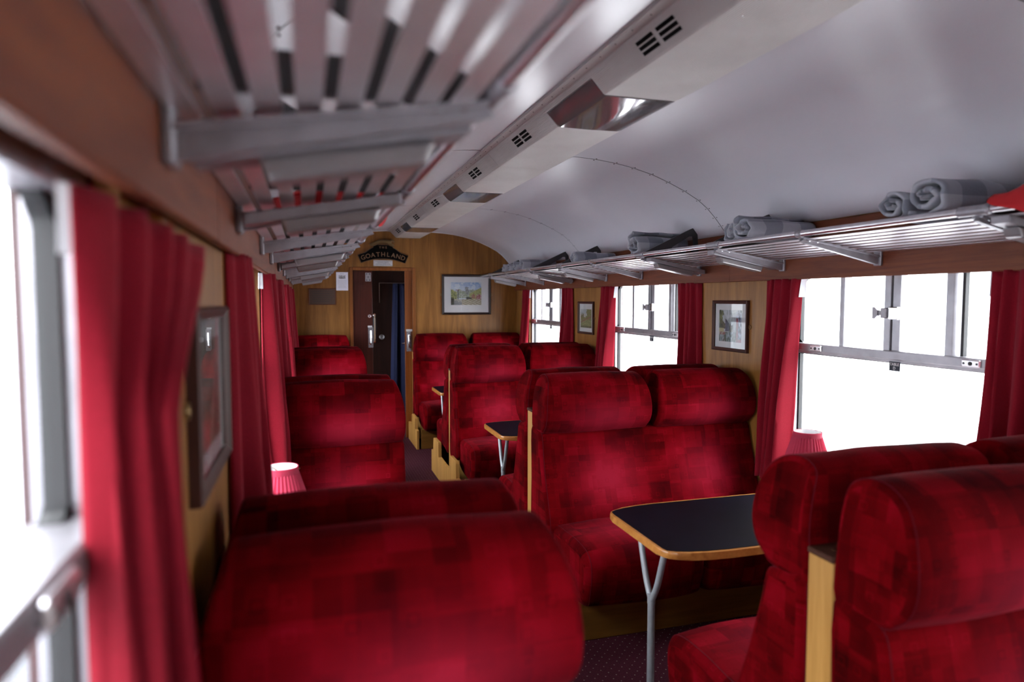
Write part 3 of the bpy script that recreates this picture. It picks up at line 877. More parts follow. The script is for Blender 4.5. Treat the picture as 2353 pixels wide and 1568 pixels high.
# ================================================================== TABLES
TZ = -.91
def make_table(s, c, label):
    if s > 0:
        tip, wall = 1.215, X(1, H_WALL) - .003
        d = 1
    else:
        tip, wall = .44, X(-1, H_WALL) + .003
        d = -1
    t = thing('dining_table', (tip + d * .08, c, FLOOR), label, 'table', 'dark topped tables fixed under the windows')
    # outline: straight at the wall, widest in the middle, tapering to a rounded tip
    L = abs(wall - tip)
    half = [(L, .29), (L * .6, .300), (.24, .300), (.16, .294), (.09, .281), (.045, .266), (.018, .248), (.004, .222), (0, .19), (-.002, .10), (-.003, 0)]
    def outline(inset):
        up = [(tip + d * max(a, inset) if a < L else wall, max(w - inset, 0)) for a, w in half]
        pts = [(x, c + w) for x, w in up] + [(x, c - w) for x, w in reversed(up[:-1])]
        return pts
    m = MB(); m.prism(outline(.0), 'z', TZ - .030, TZ - .002, .006); top = m.build('table_top', MT['table_edge'], t, smooth=40)
    m = MB(); m.prism(outline(.014), 'z', TZ - .004, TZ); m.build('laminate', MT['laminate'], t)
    lx = tip + d * .085
    m = MB()
    m.tube([(lx, c, FLOOR), (lx, c, -1.20)], .0145, 12)
    m.tube([(lx, c, -1.22), (lx, c, -1.18)], .016, 12)
    for e in (-1, 1):
        pts = resample([(lx, c + e * .002, -1.205), (lx, c + e * .022, -1.175), (lx, c + e * .050, -1.12), (lx, c + e * .085, -1.02), (lx, c + e * .115, -.935)], 4)
        m.tube(pts, .0125, 10)
    m.build('leg', MT['leg'], t, smooth=50)
    m = MB(); m.lathe([(.045, 0), (.045, .006), (.018, .012)], (lx, c, FLOOR), 16); m.build('foot_flange', MT['leg'], t)
    m = MB(); m.box(lx - .02, lx + .02, c - .15, c + .15, TZ - .036, TZ - .030, .002); m.build('mounting_plate', MT['leg'], t)
    return t
make_table(1, 2.395, 'large black-topped table with orange wooden edge on the right, nearest the camera')
make_table(1, 4.56, 'black-topped table with Y-shaped leg beyond the middle double seat')
make_table(1, 6.74, 'small-looking farthest black-topped table in front of the end wall seat')
make_table(-1, 2.38, 'table hidden behind the nearest left seats, carrying the pink lamp')
make_table(-1, 4.56, 'left table hidden between the second and third single seats')

def make_lamp(x, y, label):
    z0 = TZ
    l = thing('table_lamp', (x, y, z0), label, 'lamp', 'pleated table lamps')
    m = MB(); m.lathe([(.055, 0), (.055, .008), (.040, .016), (.014, .026), (.010, .06), (.014, .10), (.009, .13), (.009, .21)], (x, y, z0), 20); m.build('base', MT['brass'], l, smooth=40)
    n = 72
    def ringz(r, z, amp): return [(x + (r + amp * (1 if k % 2 else -1)) * math.cos(2 * math.pi * k / n), y + (r + amp * (1 if k % 2 else -1)) * math.sin(2 * math.pi * k / n), z) for k in range(n)]
    m = MB(); m.quad_grid([ringz(.102, z0 + .175, .0028), ringz(.080, z0 + .255, .0024), ringz(.0565, z0 + .330, .0018)], close_v=True)
    sh = m.build('lamp_shade', MT['shade'], l)
    m = MB(); m.quad_grid([ringz(.0590, z0 + .322, 0), ringz(.0585, z0 + .345, 0), ringz(.0560, z0 + .346, 0), ringz(.0560, z0 + .322, 0)], close_u=True, close_v=True); m.build('top_band', MT['shade'], sh)
    m = MB(); m.quad_grid([ringz(.0970, z0 + .177, 0), ringz(.0750, z0 + .255, 0), ringz(.0520, z0 + .330, 0), ringz(.0545, z0 + .344, 0)], close_v=True); m.build('lining', MT['lining'], sh, smooth=60)
    m = MB(); m.lathe([(.012, .21), (.016, .225), (.026, .25), (.028, .27), (.018, .295), (.002, .302)], (x, y, z0), 14); m.build('bulb', MT['lining'], l, smooth=60)
    m = MB()
    for a in (0, 2.094, 4.189): m.tube([(x + .01 * math.cos(a), y + .01 * math.sin(a), z0 + .325), (x + .064 * math.cos(a), y + .064 * math.sin(a), z0 + .335)], .0015, 5)
    m.build('shade_carrier', MT['brass'], sh)
    return l
make_lamp(-.097, 2.40, 'small lamp with bright pink pleated shade showing above the left seat')
make_lamp(2.035, 2.40, 'small lamp with deep red pleated shade below the right window')

# ================================================================== CURTAINS
def make_curtain(s, c, e, label, shape=None, tape=True):
    """s side, c bay centre, e=+1 curtain at the far edge of that window, -1 at the near edge"""
    pillar = c + e * .770
    edge = c + e * .505
    rows, uvs = [], []
    NT, NU = 34, 64
    ph = random.random() * 6
    for j in range(NT + 1):
        t = j / NT
        z = .102 - 1.06 * t
        pb = pillar + e * (.02 * t)
        pe = edge + e * (.070 * t ** .8) if e > 0 or c > 4 else edge - e * .03 * t
        hb, he = 1.279, 1.272 - .020 * t
        if shape: pb, pe, hb, he = shape(t)
        row = []
        for i in range(NU + 1):
            u = i / NU
            y = pb + (pe - pb) * u
            amp = .013 + .018 * min(1, t * 1.6)
            wv = math.cos(u * 2 * math.pi * 4.6 + ph + .7 * math.sin(3 * t + ph)) + .35 * math.cos(u * 2 * math.pi * 7.3 + 1.3 * ph + 2 * t)
            amp *= min(1.0, .15 + u * 5)
            h = hb + (he - hb) * u + amp * wv * (.75 if shape else 1) - (0 if shape else (.022 + .02 * t) * math.sin(math.pi * u) ** .6)
            zz = z - (.034 * (1 - u) * max(0, 1 - t / .22) if shape else 0)
            row.append((X(s, h), y + .006 * math.sin(9 * u + 5 * t + ph), zz))
        rows.append(row)
    m = MB(); m.quad_grid(rows)
    o = m.build('curtain', MT['curtain'], smooth=80)
    md = o.modifiers.new('thick', 'SOLIDIFY'); md.thickness = .004
    tag(o, label, 'curtain', 'red curtains at the window edges')
    if tape:
        tr = [[Vector(p) + Vector((s * -.003, 0, .0)) for p in r[NU - (2 if shape else 4):]] for r in rows[:4 if s > 0 else 3]]
        m = MB(); m.quad_grid([[(p.x + s * .012, p.y - e * .012, p.z) for p in r] for r in tr])
        m.build('heading_tape', MT['tape'], o, smooth=60)
    return o
def near_left(t):
    # flared heading, gathered at a third of the height, hanging straight below
    k = min(1.0, t / .22)
    k = k * k * (3 - 2 * k)
    pb = .985 - .225 * k + .13 * max(0, t - .22)
    pe = .700 + .030 * t
    return pb, pe, 1.240, 1.298 - .004 * t
make_curtain(-1, .20, 1, 'large blurred red curtain in the left foreground beside the near window', near_left)
make_curtain(-1, 2.38, -1, 'red curtain hanging just beyond the framed picture on the left wall')
make_curtain(-1, 2.38, 1, 'sunlit red curtain at the far edge of the second left window')
make_curtain(-1, 4.56, -1, 'red curtain at the near edge of the third left window')
make_curtain(-1, 4.56, 1, 'red curtain at the far edge of the third left window')
make_curtain(-1, 6.74, -1, 'red curtain at the near edge of the farthest left window')
make_curtain(-1, 6.74, 1, 'red curtain beside the end wall on the left')
make_curtain(1, 2.38, 1, 'tall red curtain between the right near window and the engine picture')
make_curtain(1, 2.38, -1, 'dark red curtain at the right edge of the photo beside the near window')
make_curtain(1, 4.56, 1, 'red curtain left of the middle right window')
make_curtain(1, 4.56, -1, 'dark red curtain right of the middle right window, beside the engine picture')
make_curtain(1, 6.74, 1, 'red curtain left of the farthest right window, near the end wall')
make_curtain(1, 6.74, -1, 'narrow dark red curtain right of the farthest right window')

# ================================================================== LUGGAGE RACKS
def make_rack(s, k, label):
    a0, a1 = SEAMS[1 + k], SEAMS[2 + k]
    c = BAYS[1 + k]
    if k == 3: a1 = Y_END - .004
    r = thing('luggage_rack', (X(s, 1.05), c, .15), label, 'luggage rack', 'slatted metal luggage racks above the windows')
    hw, hf = H_FRIEZE, RAIL_H[s]
    ZR = RAIL_Z[s]
    def rz(h): return ZR - .012 + (.203 - ZR + .012) * (h - hf) / (hw - hf)      # rack plane falls towards the wall
    # longitudinal slats
    for i in range(8):
        pitch = (hw - hf - .022) / 8.0
        sw = .330 * pitch
        h = hf + .022 + (i + .5) * pitch
        m = MB()
        z = rz(h)
        m.prism([(X(s, h - sw), z - .0030), (X(s, h + sw), z - .0058), (X(s, h + sw), z - .0042), (X(s, h - sw), z - .0014)], 'y', a0 + .001, a1 - .001, .0)
        m.build('slat', MT['slat'], r)
    brs = [(c - .775, True), (c, False), (c + .62, True)]
    # front rail in lengths between the castings
    cuts = [a0] + [y for y, _ in brs] + [a1]
    for y0, y1 in zip(cuts[:-1], cuts[1:]):
        m = MB(); m.tube([(X(s, hf), y0 + .001, ZR), (X(s, hf), y1 - .001, ZR)], .0125, 14); m.build('front_rail', MT['alu'], r, smooth=50)
    for y, lamp in brs:
        # cast bracket: deep web at the wall tapering to a sleeve on the rail
        m = MB()
        zt0, zb0 = rz(hw) - .020, .148
        zt1, zb1 = rz(hf) - .006, ZR - .032
        poly = [(X(s, hw - .012), zt0), (X(s, hf + .01), zt1), (X(s, hf), zb1), (X(s, hf + .02), zb1 - .006), (X(s, hw - .10), zb0 + .018), (X(s, hw - .030), zb0 + .002), (X(s, hw - .012), zb0)]
        m.prism(poly, 'y', y - .009, y + .009, .003)
        m.box(X(s, hf + .012), X(s, hw - .012), y - .018, y + .018, 0, 0.001)           # placeholder top flange, reshaped below
        m.v = m.v[:-8]; m.f = m.f[:-6]; m.uv = m.uv[:-6]
        m.prism([(X(s, hw - .012), zt0 + .003), (X(s, hf + .01), zt1 + .003), (X(s, hf + .01), zt1 - .005), (X(s, hw - .012), zt0 - .005)], 'y', y - .019, y + .019, .001)
        m.box(X(s, hw - .014), X(s, hw), y - .020, y + .020, zb0 - .006, zt0 + .024, .003)
        br = m.build('bracket', MT['grey_metal'], r)
        m = MB()
        for i in range(9):
            h = hf + .04 + i * (hw - hf - .05) / 9.0
            for dy in (-.0135,): m.lathe([(.0035, 0), (.003, -.002)], (X(s, h), y + dy, rz(h) - .0125), 6)
        tag(m.build('screw_row', MT['steel'], br), kind='stuff')
        w = .055 if lamp else .016
        m = MB(); m.lathe([(.0125, -w), (.0165, -w + .002), (.0165, w - .002), (.0125, w)], (X(s, hf), y, ZR), 16, axis='y')
        m.lathe([(.0165, -w + .010), (.0180, -w + .012), (.0180, -w + .018), (.0165, -w + .020)], (X(s, hf), y, ZR), 16, axis='y')
        m.build('rail_sleeve', MT['grey_metal'], r, smooth=40)
        if lamp:
            e = 1 if y < c else -1
            # second arm and the long reading lamp under the rack
            yl = y - e * .062
            m = MB()
            def zline(h): return zb1 - .004 + (zb0 + .004 - (zb1 - .004)) * (h - hf) / (hw - hf)
            top = [(X(s, hf + .02), zline(hf + .02) + .020), (X(s, hw - .02), zline(hw - .02) + .020)]
            m.prism([top[0], top[1], (X(s, hw - .02), zline(hw - .02) - .004), (X(s, hf + .02), zline(hf + .02) - .004)], 'y', yl - .03, yl + .03, .004)
            rl = m.build('lamp_tray', MT['grey_metal'], r)
            m = MB()
            ha, hb = hf + .075, hw - .105
            m.prism([(X(s, ha - .012), zline(ha) - .004), (X(s, hb + .012), zline(hb) - .004), (X(s, hb), zline(hb) - .034), (X(s, ha), zline(ha) - .034)], 'y', yl - .027, yl + .027, .006)
            m.build('lamp_cover', MT['cover'], rl)
            # upright divider panel on top of the rack with a rounded opening
            m = MB()
            zf = ZR + .008
            out = [(hf + .005, zf), (hf + .02, zf + .012), (hw - .10, .425), (hw - .075, .435), (hw - .055, .43), (hw - .045, .41), (hw - .03, .235), (hf + .01, ZR - .012)]
            inn = [(hw - .22, .315), (hw - .10, .385), (hw - .075, .385), (hw - .07, .36), (hw - .065, .30), (hw - .085, .285), (hw - .2, .285), (hw - .225, .295)]
            # frame between the outline and the opening
            y0_, y1_ = y - e * .03 - .006, y - e * .03 + .006
            no = len(out)
            for ya, yb in ((y0_, y1_),):
                for i in range(no):
                    j = (i + 1) % no
                    o0, o1, i0, i1 = out[i], out[j], inn[i], inn[j]
                    P = lambda p, yy_: (X(s, p[0]), yy_, p[1])
                    m.face([P(o0, ya), P(o1, ya), P(i1, ya), P(i0, ya)])
                    m.face([P(o0, yb), P(i0, yb), P(i1, yb), P(o1, yb)])
                    m.face([P(o0, ya), P(o0, yb), P(o1, yb), P(o1, ya)])
                    m.face([P(i0, ya), P(i1, ya), P(i1, yb), P(i0, yb)])
            m.build('rack_divider', MT['dark_metal'], r)
    return r
RL = {(-1, 0): 'large blurred slatted rack overhead at top left, nearest the camera',
      (-1, 1): 'left luggage rack over the second window, with red cloth lying on it',
      (-1, 2): 'left luggage rack over the third window from the camera',
      (-1, 3): 'farthest left luggage rack, ending at the wood-panelled end wall',
      (1, 0): 'right luggage rack at the right edge of the photo, nearest the camera',
      (1, 1): 'right luggage rack above the large near window, with rolled grey blankets',
      (1, 2): 'right luggage rack above the middle window on the right',
      (1, 3): 'farthest right luggage rack, its end overlapping the large framed picture'}
for (s, k), lab in RL.items(): make_rack(s, k, lab)

# ================================================================== CEILING DUCT AND LIGHTS
duct = thing('ceiling_duct', (CX, 2.4, .687), 'long cream ribbed metal duct along the middle of the ceiling', 'duct')
DP = [(.872, .778), (.874, .757), (.908, .752), (.966, .690), (.972, .686), (1.240, .686), (1.248, .690), (1.350, .757), (1.352, .778)]
LIGHTS = [.20, 2.38, 4.56, 6.84]
def casing(y0, y1, prof=DP):
    m = MB()
    m.quad_grid([[(x, y, z) for x, z in prof] for y in (y0, y1)])
    m.face([(x, y0, z) for x, z in prof]); m.face([(x, y1, z) for x, z in reversed(prof)])
    return m
LH = .222
joints = [Y_BACK, -.89, 1.29, 3.47, 5.65, Y_END - .002]
for a0, a1, lc in zip(joints[:-1], joints[1:], [None] + LIGHTS):
    if lc is None:
        casing(a0 + .0015, a1 - .0015).build('duct_casing', MT['duct'], duct); continue
    casing(a0 + .0015, lc - LH).build('duct_casing', MT['duct'], duct)
    casing(lc + LH, a1 - .0015).build('duct_casing', MT['duct'], duct)
    LP = [(.872, .778), (.874, .757), (.908, .752), (.922, .737), (.955, .745), (1.27, .745), (1.335, .748), (1.350, .757), (1.352, .778)]
    casing(lc - LH, lc + LH, LP).build('duct_casing', MT['duct'], duct)
    SP = [(.924, .734), (.966, .692), (.980, .684), (1.10, .682), (1.225, .684), (1.245, .689), (1.325, .742), (1.10, .744), (.95, .744)]
    m = MB()
    rows = [[(x, y, z) for x, z in SP] for y in (lc - LH + .004, lc + LH - .004)]
    m.quad_grid(rows, close_v=True); m.face(rows[0]); m.face(list(reversed(rows[1])))
    lt = m.build('ceiling_light', MT['smoke'], smooth=25)
    tag(lt, {0.20: 'smoked ceiling light above the camera', 2.38: 'large smoked mirror-like ceiling light nearest in the duct', 4.56: 'second smoked ceiling light along the duct', 6.84: 'farthest small-looking ceiling light in the duct by the end wall'}[lc], 'ceiling light', 'smoked ceiling lights in the duct')
# vent slots
for yv in (1.73, 2.98, 3.87, 5.15, 6.08, 7.34):
    vg = None
    m = MB()
    for i in range(3):
        for j in (-1, 1):
            t = .30 + i * .20
            x = .908 + (.966 - .908) * t; z = .752 + (.690 - .752) * t
            yc = yv + j * .058
            nx, nz = -.73, -.68
            m.face([(x + nx * .0012 - .004, yc - .047, z + nz * .0012 + .0043), (x + nx * .0012 + .004, yc - .047, z + nz * .0012 - .0043), (x + nx * .0012 + .004, yc + .047, z + nz * .0012 - .0043), (x + nx * .0012 - .004, yc + .047, z + nz * .0012 + .0043)])
            m.face([(x - nx * .01 - .004, yc - .047, z - nz * .01 + .0043), (x - nx * .01 + .004, yc - .047, z - nz * .01 - .0043), (x - nx * .01 + .004, yc + .047, z - nz * .01 - .0043), (x - nx * .01 - .004, yc + .047, z - nz * .01 + .0043)])
    m.build('vent_slots', MT['black'], duct, weld=False)
m = MB()
for y in [k * .11 - .3 for k in range(74)]:
    m.lathe([(.003, 0), (.002, -.002)], (.889, y, .7545), 6)
tag(m.build('screw_row', MT['screw'], duct), kind='stuff')

# ================================================================== PICTURES
def fbm(x, y, s=0.0): return noise.fractal(Vector((x, y, s)), 1.0, 2.0, 4)
def mixc(a, b, t):
    t = max(0, min(1, t)); return tuple(a[i] + (b[i] - a[i]) * t for i in range(3))
def paint_station(u, v):
    n = fbm(u * 6, v * 6, 1.5); n2 = fbm(u * 22, v * 22, 4)
    c = mixc((.50, .54, .66), (.16, .28, .55), (v - .55) * 1.6 + u * .5 - .25 + n * .6)
    if n + .2 * n2 > .16 and v > .6: c = mixc(c, (.68, .67, .70), .7)
    if v < .62 + .12 * n and v > .3: c = mixc((.42, .43, .38), (.16, .19, .10), .5 + n2)
    if u > .60 and v < .5 + (u - .6) * .75 + .05 * n2 and v > .25: c = mixc((.20, .22, .07), (.42, .40, .16), .5 + n2)
    if u < .2 and v < .72 - u + .1 * n2: c = mixc((.06, .09, .03), (.40, .40, .14), .5 + 1.2 * n2)
    if .45 < u < .60 and .45 < v < .80 + .1 * n and abs(u - .52 + .1 * n) < .07: c = mixc((.30, .29, .30), (.10, .10, .09), .4 + n2)
    if .64 < u < .80 and .28 < v < .50 - abs(u - .74) * 1.1: c = mixc((.24, .07, .045), (.34, .22, .15), .4 + n2) if u > .68 else (.34, .26, .17)
    if .82 < u and .22 < v < .50 - abs(u - .92) * .9: c = mixc((.26, .05, .05), (.45, .35, .36), .3 + n2 * 1.5)
    if .5 < u < .68 and .22 < v < .36 - (u - .5) * .2: c = (.02, .025, .025)
    if v < .26: 
        k = (u - .2) * 1.0 + v * 1.9
        c = mixc((.50, .45, .38), (.17, .12, .04), .5 + .9 * math.sin(k * 42) + n2)
    if u < .35 and v < .26: c = mixc((.17, .17, .19), (.46, .42, .34), (v - .1) * 6 + n2)
    if u < .10 and v < .30: c = (.03, .045, .025)
    if abs(u - .235) < .012 and .25 < v < .66: c = (.08, .07, .07)
    if .16 < u < .27 and abs(v - .655) < .018: c = (.20, .03, .04)
    return c
def paint_engine(u, v):
    n = fbm(u * 5, v * 5, 9); n2 = fbm(u * 18, v * 7, 3)
    c = mixc((.50, .52, .56), (.30, .33, .32), .4 + n2)
    if u < .22 - .1 * v + .08 * n2 + .1 * n: c = mixc((.20, .22, .08), (.07, .09, .04), .5 + 1.4 * n2)
    if u < .3 and .40 < v < .60 + .1 * n2: c = mixc((.03, .04, .03), (.12, .13, .06), .5 + n2)
    if u < .22 and .30 < v < .43: c = (.46, .40, .22)
    if .28 < u < .45 and .32 < v < .74 - (u - .28) * .9: c = mixc((.02, .02, .045), (.10, .09, .16), .4 + n2)
    if .45 < u < .62 and .30 < v < .55 + .06 * n2: c = mixc((.05, .05, .05), (.30, .29, .24), .4 + 1.5 * n2)
    if v < .30: c = mixc((.30, .34, .38), (.05, .07, .05), .55 + 1.6 * n2 + .6 * n)
    if u < .28 and .22 < v < .30: c = mixc((.22, .08, .07), (.40, .36, .30), .5 + 2 * n2)
    if u > .80 + .05 * math.sin(v * 60) * (v > .5) : c = mixc((.03, .03, .07), (.42, .46, .62), .35 + 1.6 * n2)
    if .76 < u < .86 and v < .75: c = mixc((.22, .008, .03), (.10, .01, .02), .4 + n2)
    if v < .1 and u > .84: c = (.25, .02, .05)
    return c
def paint_path(u, v):
    n = fbm(u * 6, v * 6, 12); n2 = fbm(u * 20, v * 16, 6)
    c = (.42, .44, .46)
    if v < .78 - abs(u - .38) * .2 + .1 * n2 and u < .30: c = mixc((.06, .08, .04), (.20, .21, .12), .5 + n2)
    if u > .55 + .15 * n + .05 * n2 and v > .35: c = mixc((.10, .12, .04), (.26, .24, .10), .5 + 1.4 * n2)
    if v < .56 + .05 * n2: c = mixc((.26, .24, .10), (.12, .13, .05), .5 + n2)
    if v < .42 + .1 * n: c = mixc((.30, .31, .15), (.13, .16, .06), .5 + 1.3 * n2)
    if abs(v - .28 - u * .35) < .03: c = (.24, .10, .08)
    if v < .1: c = mixc((.04, .05, .03), (.2, .2, .1), .5 + n2)
    return c
def paint_dim(u, v):
    n = fbm(u * 5, v * 5, 20); n2 = fbm(u * 16, v * 16, 2)
    c = mixc((.30, .24, .20), (.12, .10, .08), .5 + n)
    if v < .45 + .2 * n: c = mixc((.16, .14, .08), (.07, .07, .05), .5 + n2)
    return c

def picture(name, label, place, w, h, frame_mat, fn, mount, fw, group=None, nu=60, nv=46, depth=.022, ring=False, shift=(0, 0)):
    """place(u, v, d): u across, v up from the centre, d out of the wall"""
    o = thing(name, place(0, -h / 2, 0), label, 'picture', group)
    m = MB()
    # moulded frame: sweep a small section round the four sides
    sec = [(0, 0), (0, depth * .8), (fw * .25, depth), (fw * .6, depth * .75), (fw, depth * .55), (fw, 0)]
    cs = [(-1, -1), (1, -1), (1, 1), (-1, 1)]
    rows = []
    for cxs, czs in cs:
        rows.append([place(cxs * (w / 2 - a), czs * (h / 2 - a), d) for a, d in sec])
    m.quad_grid(rows, close_u=True)
    m.build('picture_frame', frame_mat, o)
    def sheet(hw_, hh_, d, mat, nm, du=0, dv=0):
        q = MB(); pts = [place(du + a * hw_, dv + b_ * hh_, d) for a, b_ in cs]
        pb = [place(du + a * hw_, dv + b_ * hh_, d - .002) for a, b_ in cs]
        q.face(pts); q.face(list(reversed(pb)))
        for i in range(4): q.face([pts[i], pb[i], pb[(i + 1) % 4], pts[(i + 1) % 4]])
        return q.build(nm, mat, o)
    iw, ih = w / 2 - fw, h / 2 - fw
    sheet(iw, ih, .006, MT['card'], 'mount_board')
    pw, phh = iw - mount[0], ih - mount[1]
    m = MB(); m.col = []
    pts = [[place(shift[0] - pw + 2 * pw * i / nu, shift[1] - phh + 2 * phh * j / nv, .0075) for j in range(nv + 1)] for i in range(nu + 1)]
    m.quad_grid(pts)
    for i in range(nu):
        for j in range(nv):
            c = fn((i + .5) / nu, (j + .5) / nv); m.col.append(tuple(max(0, min(1, q * .72)) for q in c))
    m.build('print', MT['paint'], o, weld=False)
    if name == 'station_picture':
        q = MB()
        bw, bh = pw + .016, phh + .016
        for a0, a1, b0, b1 in ((-bw, bw, bh, bh + .0015), (-bw, bw, -bh - .032, -bh - .0305), (-bw, -bw + .0015, -bh - .032, bh), (bw - .0015, bw, -bh - .032, bh)):
            q.face([place(shift[0] + a, shift[1] + b_, .0072) for a, b_ in ((a0, b0), (a1, b0), (a1, b1), (a0, b1))])
        q.build('mount_line', MT['grey_ink'], o)
        sheet(.024, .013, .0085, MT['card'], 'title_label', shift[0] + .015, -ih + .035)
        sheet(.014, .003, .0095, MT['grey_ink'], 'title_print', shift[0] + .015, -ih + .035)
        sheet(.035, .0025, .0075, MT['grey_ink'], 'caption_print', shift[0] + .015, shift[1] - phh - .018)
    g = MB(); pts = [place(a * iw, b_ * ih, .0115) for a, b_ in cs]; g.face(pts)
    pb = [place(a * iw, b_ * ih, .0100) for a, b_ in cs]; g.face(list(reversed(pb)))
    g.build('picture_glass', MT['picture_glass'], o)
    for e in (-1, 1):
        q = MB()
        ring_c = place(e * (w / 2 + .008), 0, .004)
        pts = [place(e * (w / 2 + .010) + .009 * math.cos(a), .011 * math.sin(a), .004) for a in [k * math.pi / 6 for k in range(13)]]
        q.tube(pts, .003, 6, caps=False); q.build('wall_plate', MT['brass'], o)
    return o
xw = X(1, H_WALL); xl = X(-1, H_WALL)
picture('station_picture', 'large dark framed watercolour of a country station on the end wall', lambda u, v, d: (1.780 + u, Y_END - d, .048 + v), .580, .465, MT['frame_dark'], paint_station, (.082, .075), .026, None, 96, 70, shift=(-.004, .012))
picture('engine_picture', 'brown framed picture of a steam engine among trees on the right wall', lambda u, v, d: (xw - d, 3.488 - u, -.160 + v), .345, .300, MT['frame_brown'], paint_engine, (.042, .036), .020, 'framed pictures on the window pillars', 64, 52)
picture('path_picture', 'small brown framed picture of a green lineside path, farther on the right wall', lambda u, v, d: (xw - d, 5.665 - u, -.170 + v), .345, .290, MT['frame_brown'], paint_path, (.030, .042), .020, 'framed pictures on the window pillars', 48, 48, shift=(0, -.006))
picture('left_wall_picture', 'framed picture seen edge-on on the left wall, reflecting red seats', lambda u, v, d: (xl + d, 1.30 + u, -.165 + v), .40, .300, MT['frame_brown'], paint_dim, (.042, .036), .020, 'framed pictures on the window pillars', 40, 32)

# ================================================================== NOTICES ON THE END WALL
nb = thing('headboard', (.824, Y_END, .40), 'black curved nameboard with bronze running dog above the door', 'sign')
yb_ = Y_END - .012
# outline of the cast board
cxb, base_z = .824, .4355
def arcpt(a, r, cz): return (cxb + r * math.sin(a), cz + r * math.cos(a))
Rb = .62; czb = .455 - Rb
A = .405
lower = [arcpt(-A + 2 * A * k / 16, Rb - .005, czb) for k in range(17)]
upper = [arcpt(A - .30 * A * k / 4, Rb + .088, czb - .000) for k in range(5)]
upl = [arcpt(-(A - .30 * A * k / 4), Rb + .088, czb) for k in range(5)]
neck_r = [(cxb + .135, .560), (cxb + .112, .572), (cxb + .103, .592), (cxb + .100, .604)]
neck_l = [(2 * cxb - x, z) for x, z in reversed(neck_r)]
poly = lower + upper + neck_r + neck_l + list(reversed(upl))
m = MB(); m.prism(poly, 'y', Y_END - .012, Y_END); m.build('board', MT['black'], nb)
m = MB(); rim = [(x, Y_END - .013, z) for x, z in poly]; rim.append(rim[0]); m.tube(rim, .0035, 6, caps=False); m.build('rim', MT['plaque'], nb)
word = 'GOATHLAND'
for k, chh in enumerate(word):
    a = (-.348 + .696 * k / 8) * .98
    x, z = arcpt(a, Rb + .040, czb)
    text_mesh('letter', chh, .070, M_end(x, yb_ - .0015, z, -a), MT['letter'], nb, .0015)
for k, chh in enumerate('THE'):
    text_mesh('letter', chh, .034, M_end(cxb - .034 + .034 * k, yb_ - .0015, .573), MT['letter'], nb, .0015)
# running dog: overlapping tapered bodies, built as tubes flattened against the board
m = MB()
def dog_tube(pts, rad): m.tube([(cxb + x * .92, Y_END - .018, .604 + z * 1.25) for x, z in pts], 1, 10, radii=[q * 1.25 for q in rad])
dog_tube([(-.085, .018), (-.04, .027), (0, .029), (.045, .028), (.075, .026), (.098, .028)], [.012, .019, .020, .021, .019, .013])
dog_tube([(.085, .030), (.105, .038), (.118, .034), (.135, .024)], [.013, .013, .010, .005])
dog_tube([(.092, .044), (.097, .052)], [.006, .003])
dog_tube([(-.070, .020), (-.105, .012), (-.135, .002), (-.160, -.002)], [.015, .011, .008, .004])
dog_tube([(-.075, .014), (-.10, -.002), (-.13, -.008), (-.15, -.008)], [.013, .009, .006, .004])
dog_tube([(-.082, .026), (-.12, .012), (-.165, .006)], [.006, .004, .002])
dog_tube([(.075, .018), (.10, .004), (.125, -.004), (.132, -.012)], [.014, .009, .006, .004])
dog_tube([(.060, .014), (.085, -.002), (.115, -.010), (.122, -.014)], [.012, .008, .006, .004])
m.build('running_dog', MT['bronze'], nb, smooth=60)

vs = thing('vacate_seats_sign', (.822, Y_END, .366), 'small pale enamel sign asking passengers to vacate seats, above the door', 'sign')
m = MB(); m.box(.716, .928, Y_END - .004, Y_END, .367, .433, .002); m.build('plate', MT['sign_grey'], vs)
for txt, sz, z in (('PASSENGERS ARE REQUESTED TO', .0118, .4205), ('VACATE SEATS', .0190, .4060), ('AS SOON AS POSSIBLE WHEN', .0118, .3910), ('OTHER PASSENGERS ARE WAITING', .0118, .3780)):
    text_mesh('lettering', txt, sz, M_end(.822, Y_END - .0045, z), MT['ink'], vs, .0004)
m = MB()
for x in (.723, .921):
    for z in (.373, .427): m.lathe([(.0035, 0), (.003, -.002)], (x, Y_END - .004, z), 6, axis='y')
m.build('screw', MT['ink'], vs)

pn = thing('paper_notice', (.373, Y_END, .092), 'white printed paper notice with small photo, left of the door frame', 'notice')
m = MB(); m.box(.309, .437, Y_END - .0012, Y_END, .092, .294); m.build('sheet', MT['paper'], pn)
m = MB(); m.col = []
pts = [[(.337 + .072 * i / 24, Y_END - .0018, .222 + .038 * j / 14) for j in range(15)] for i in range(25)]
m.quad_grid(pts)
for i in range(24):
    for j in range(14):
        n = fbm(i * .25, j * .3, 30); m.col.append(mixc((.06, .06, .07), (.50, .50, .56), .45 + n + (.4 if j > 10 else 0) - (.3 if j < 3 else 0)))
m.build('photo_print', MT['paint'], pn, weld=False)
m = MB(); m.box(.350, .396, Y_END - .0018, Y_END - .001, .273, .278); m.build('heading_print', MT['grey_ink'], pn)
m = MB()
for i in range(13):
    z = .207 - i * .0072
    half = (.053, .047, .055, .05, .055, .045, .054, .05, .03, .05, .04, .045, .05)[i]
    m.box(.373 - half, .373 + half, Y_END - .0016, Y_END - .001, z, z + .0022)
m.build('print_lines', MT['grey_ink'], pn)

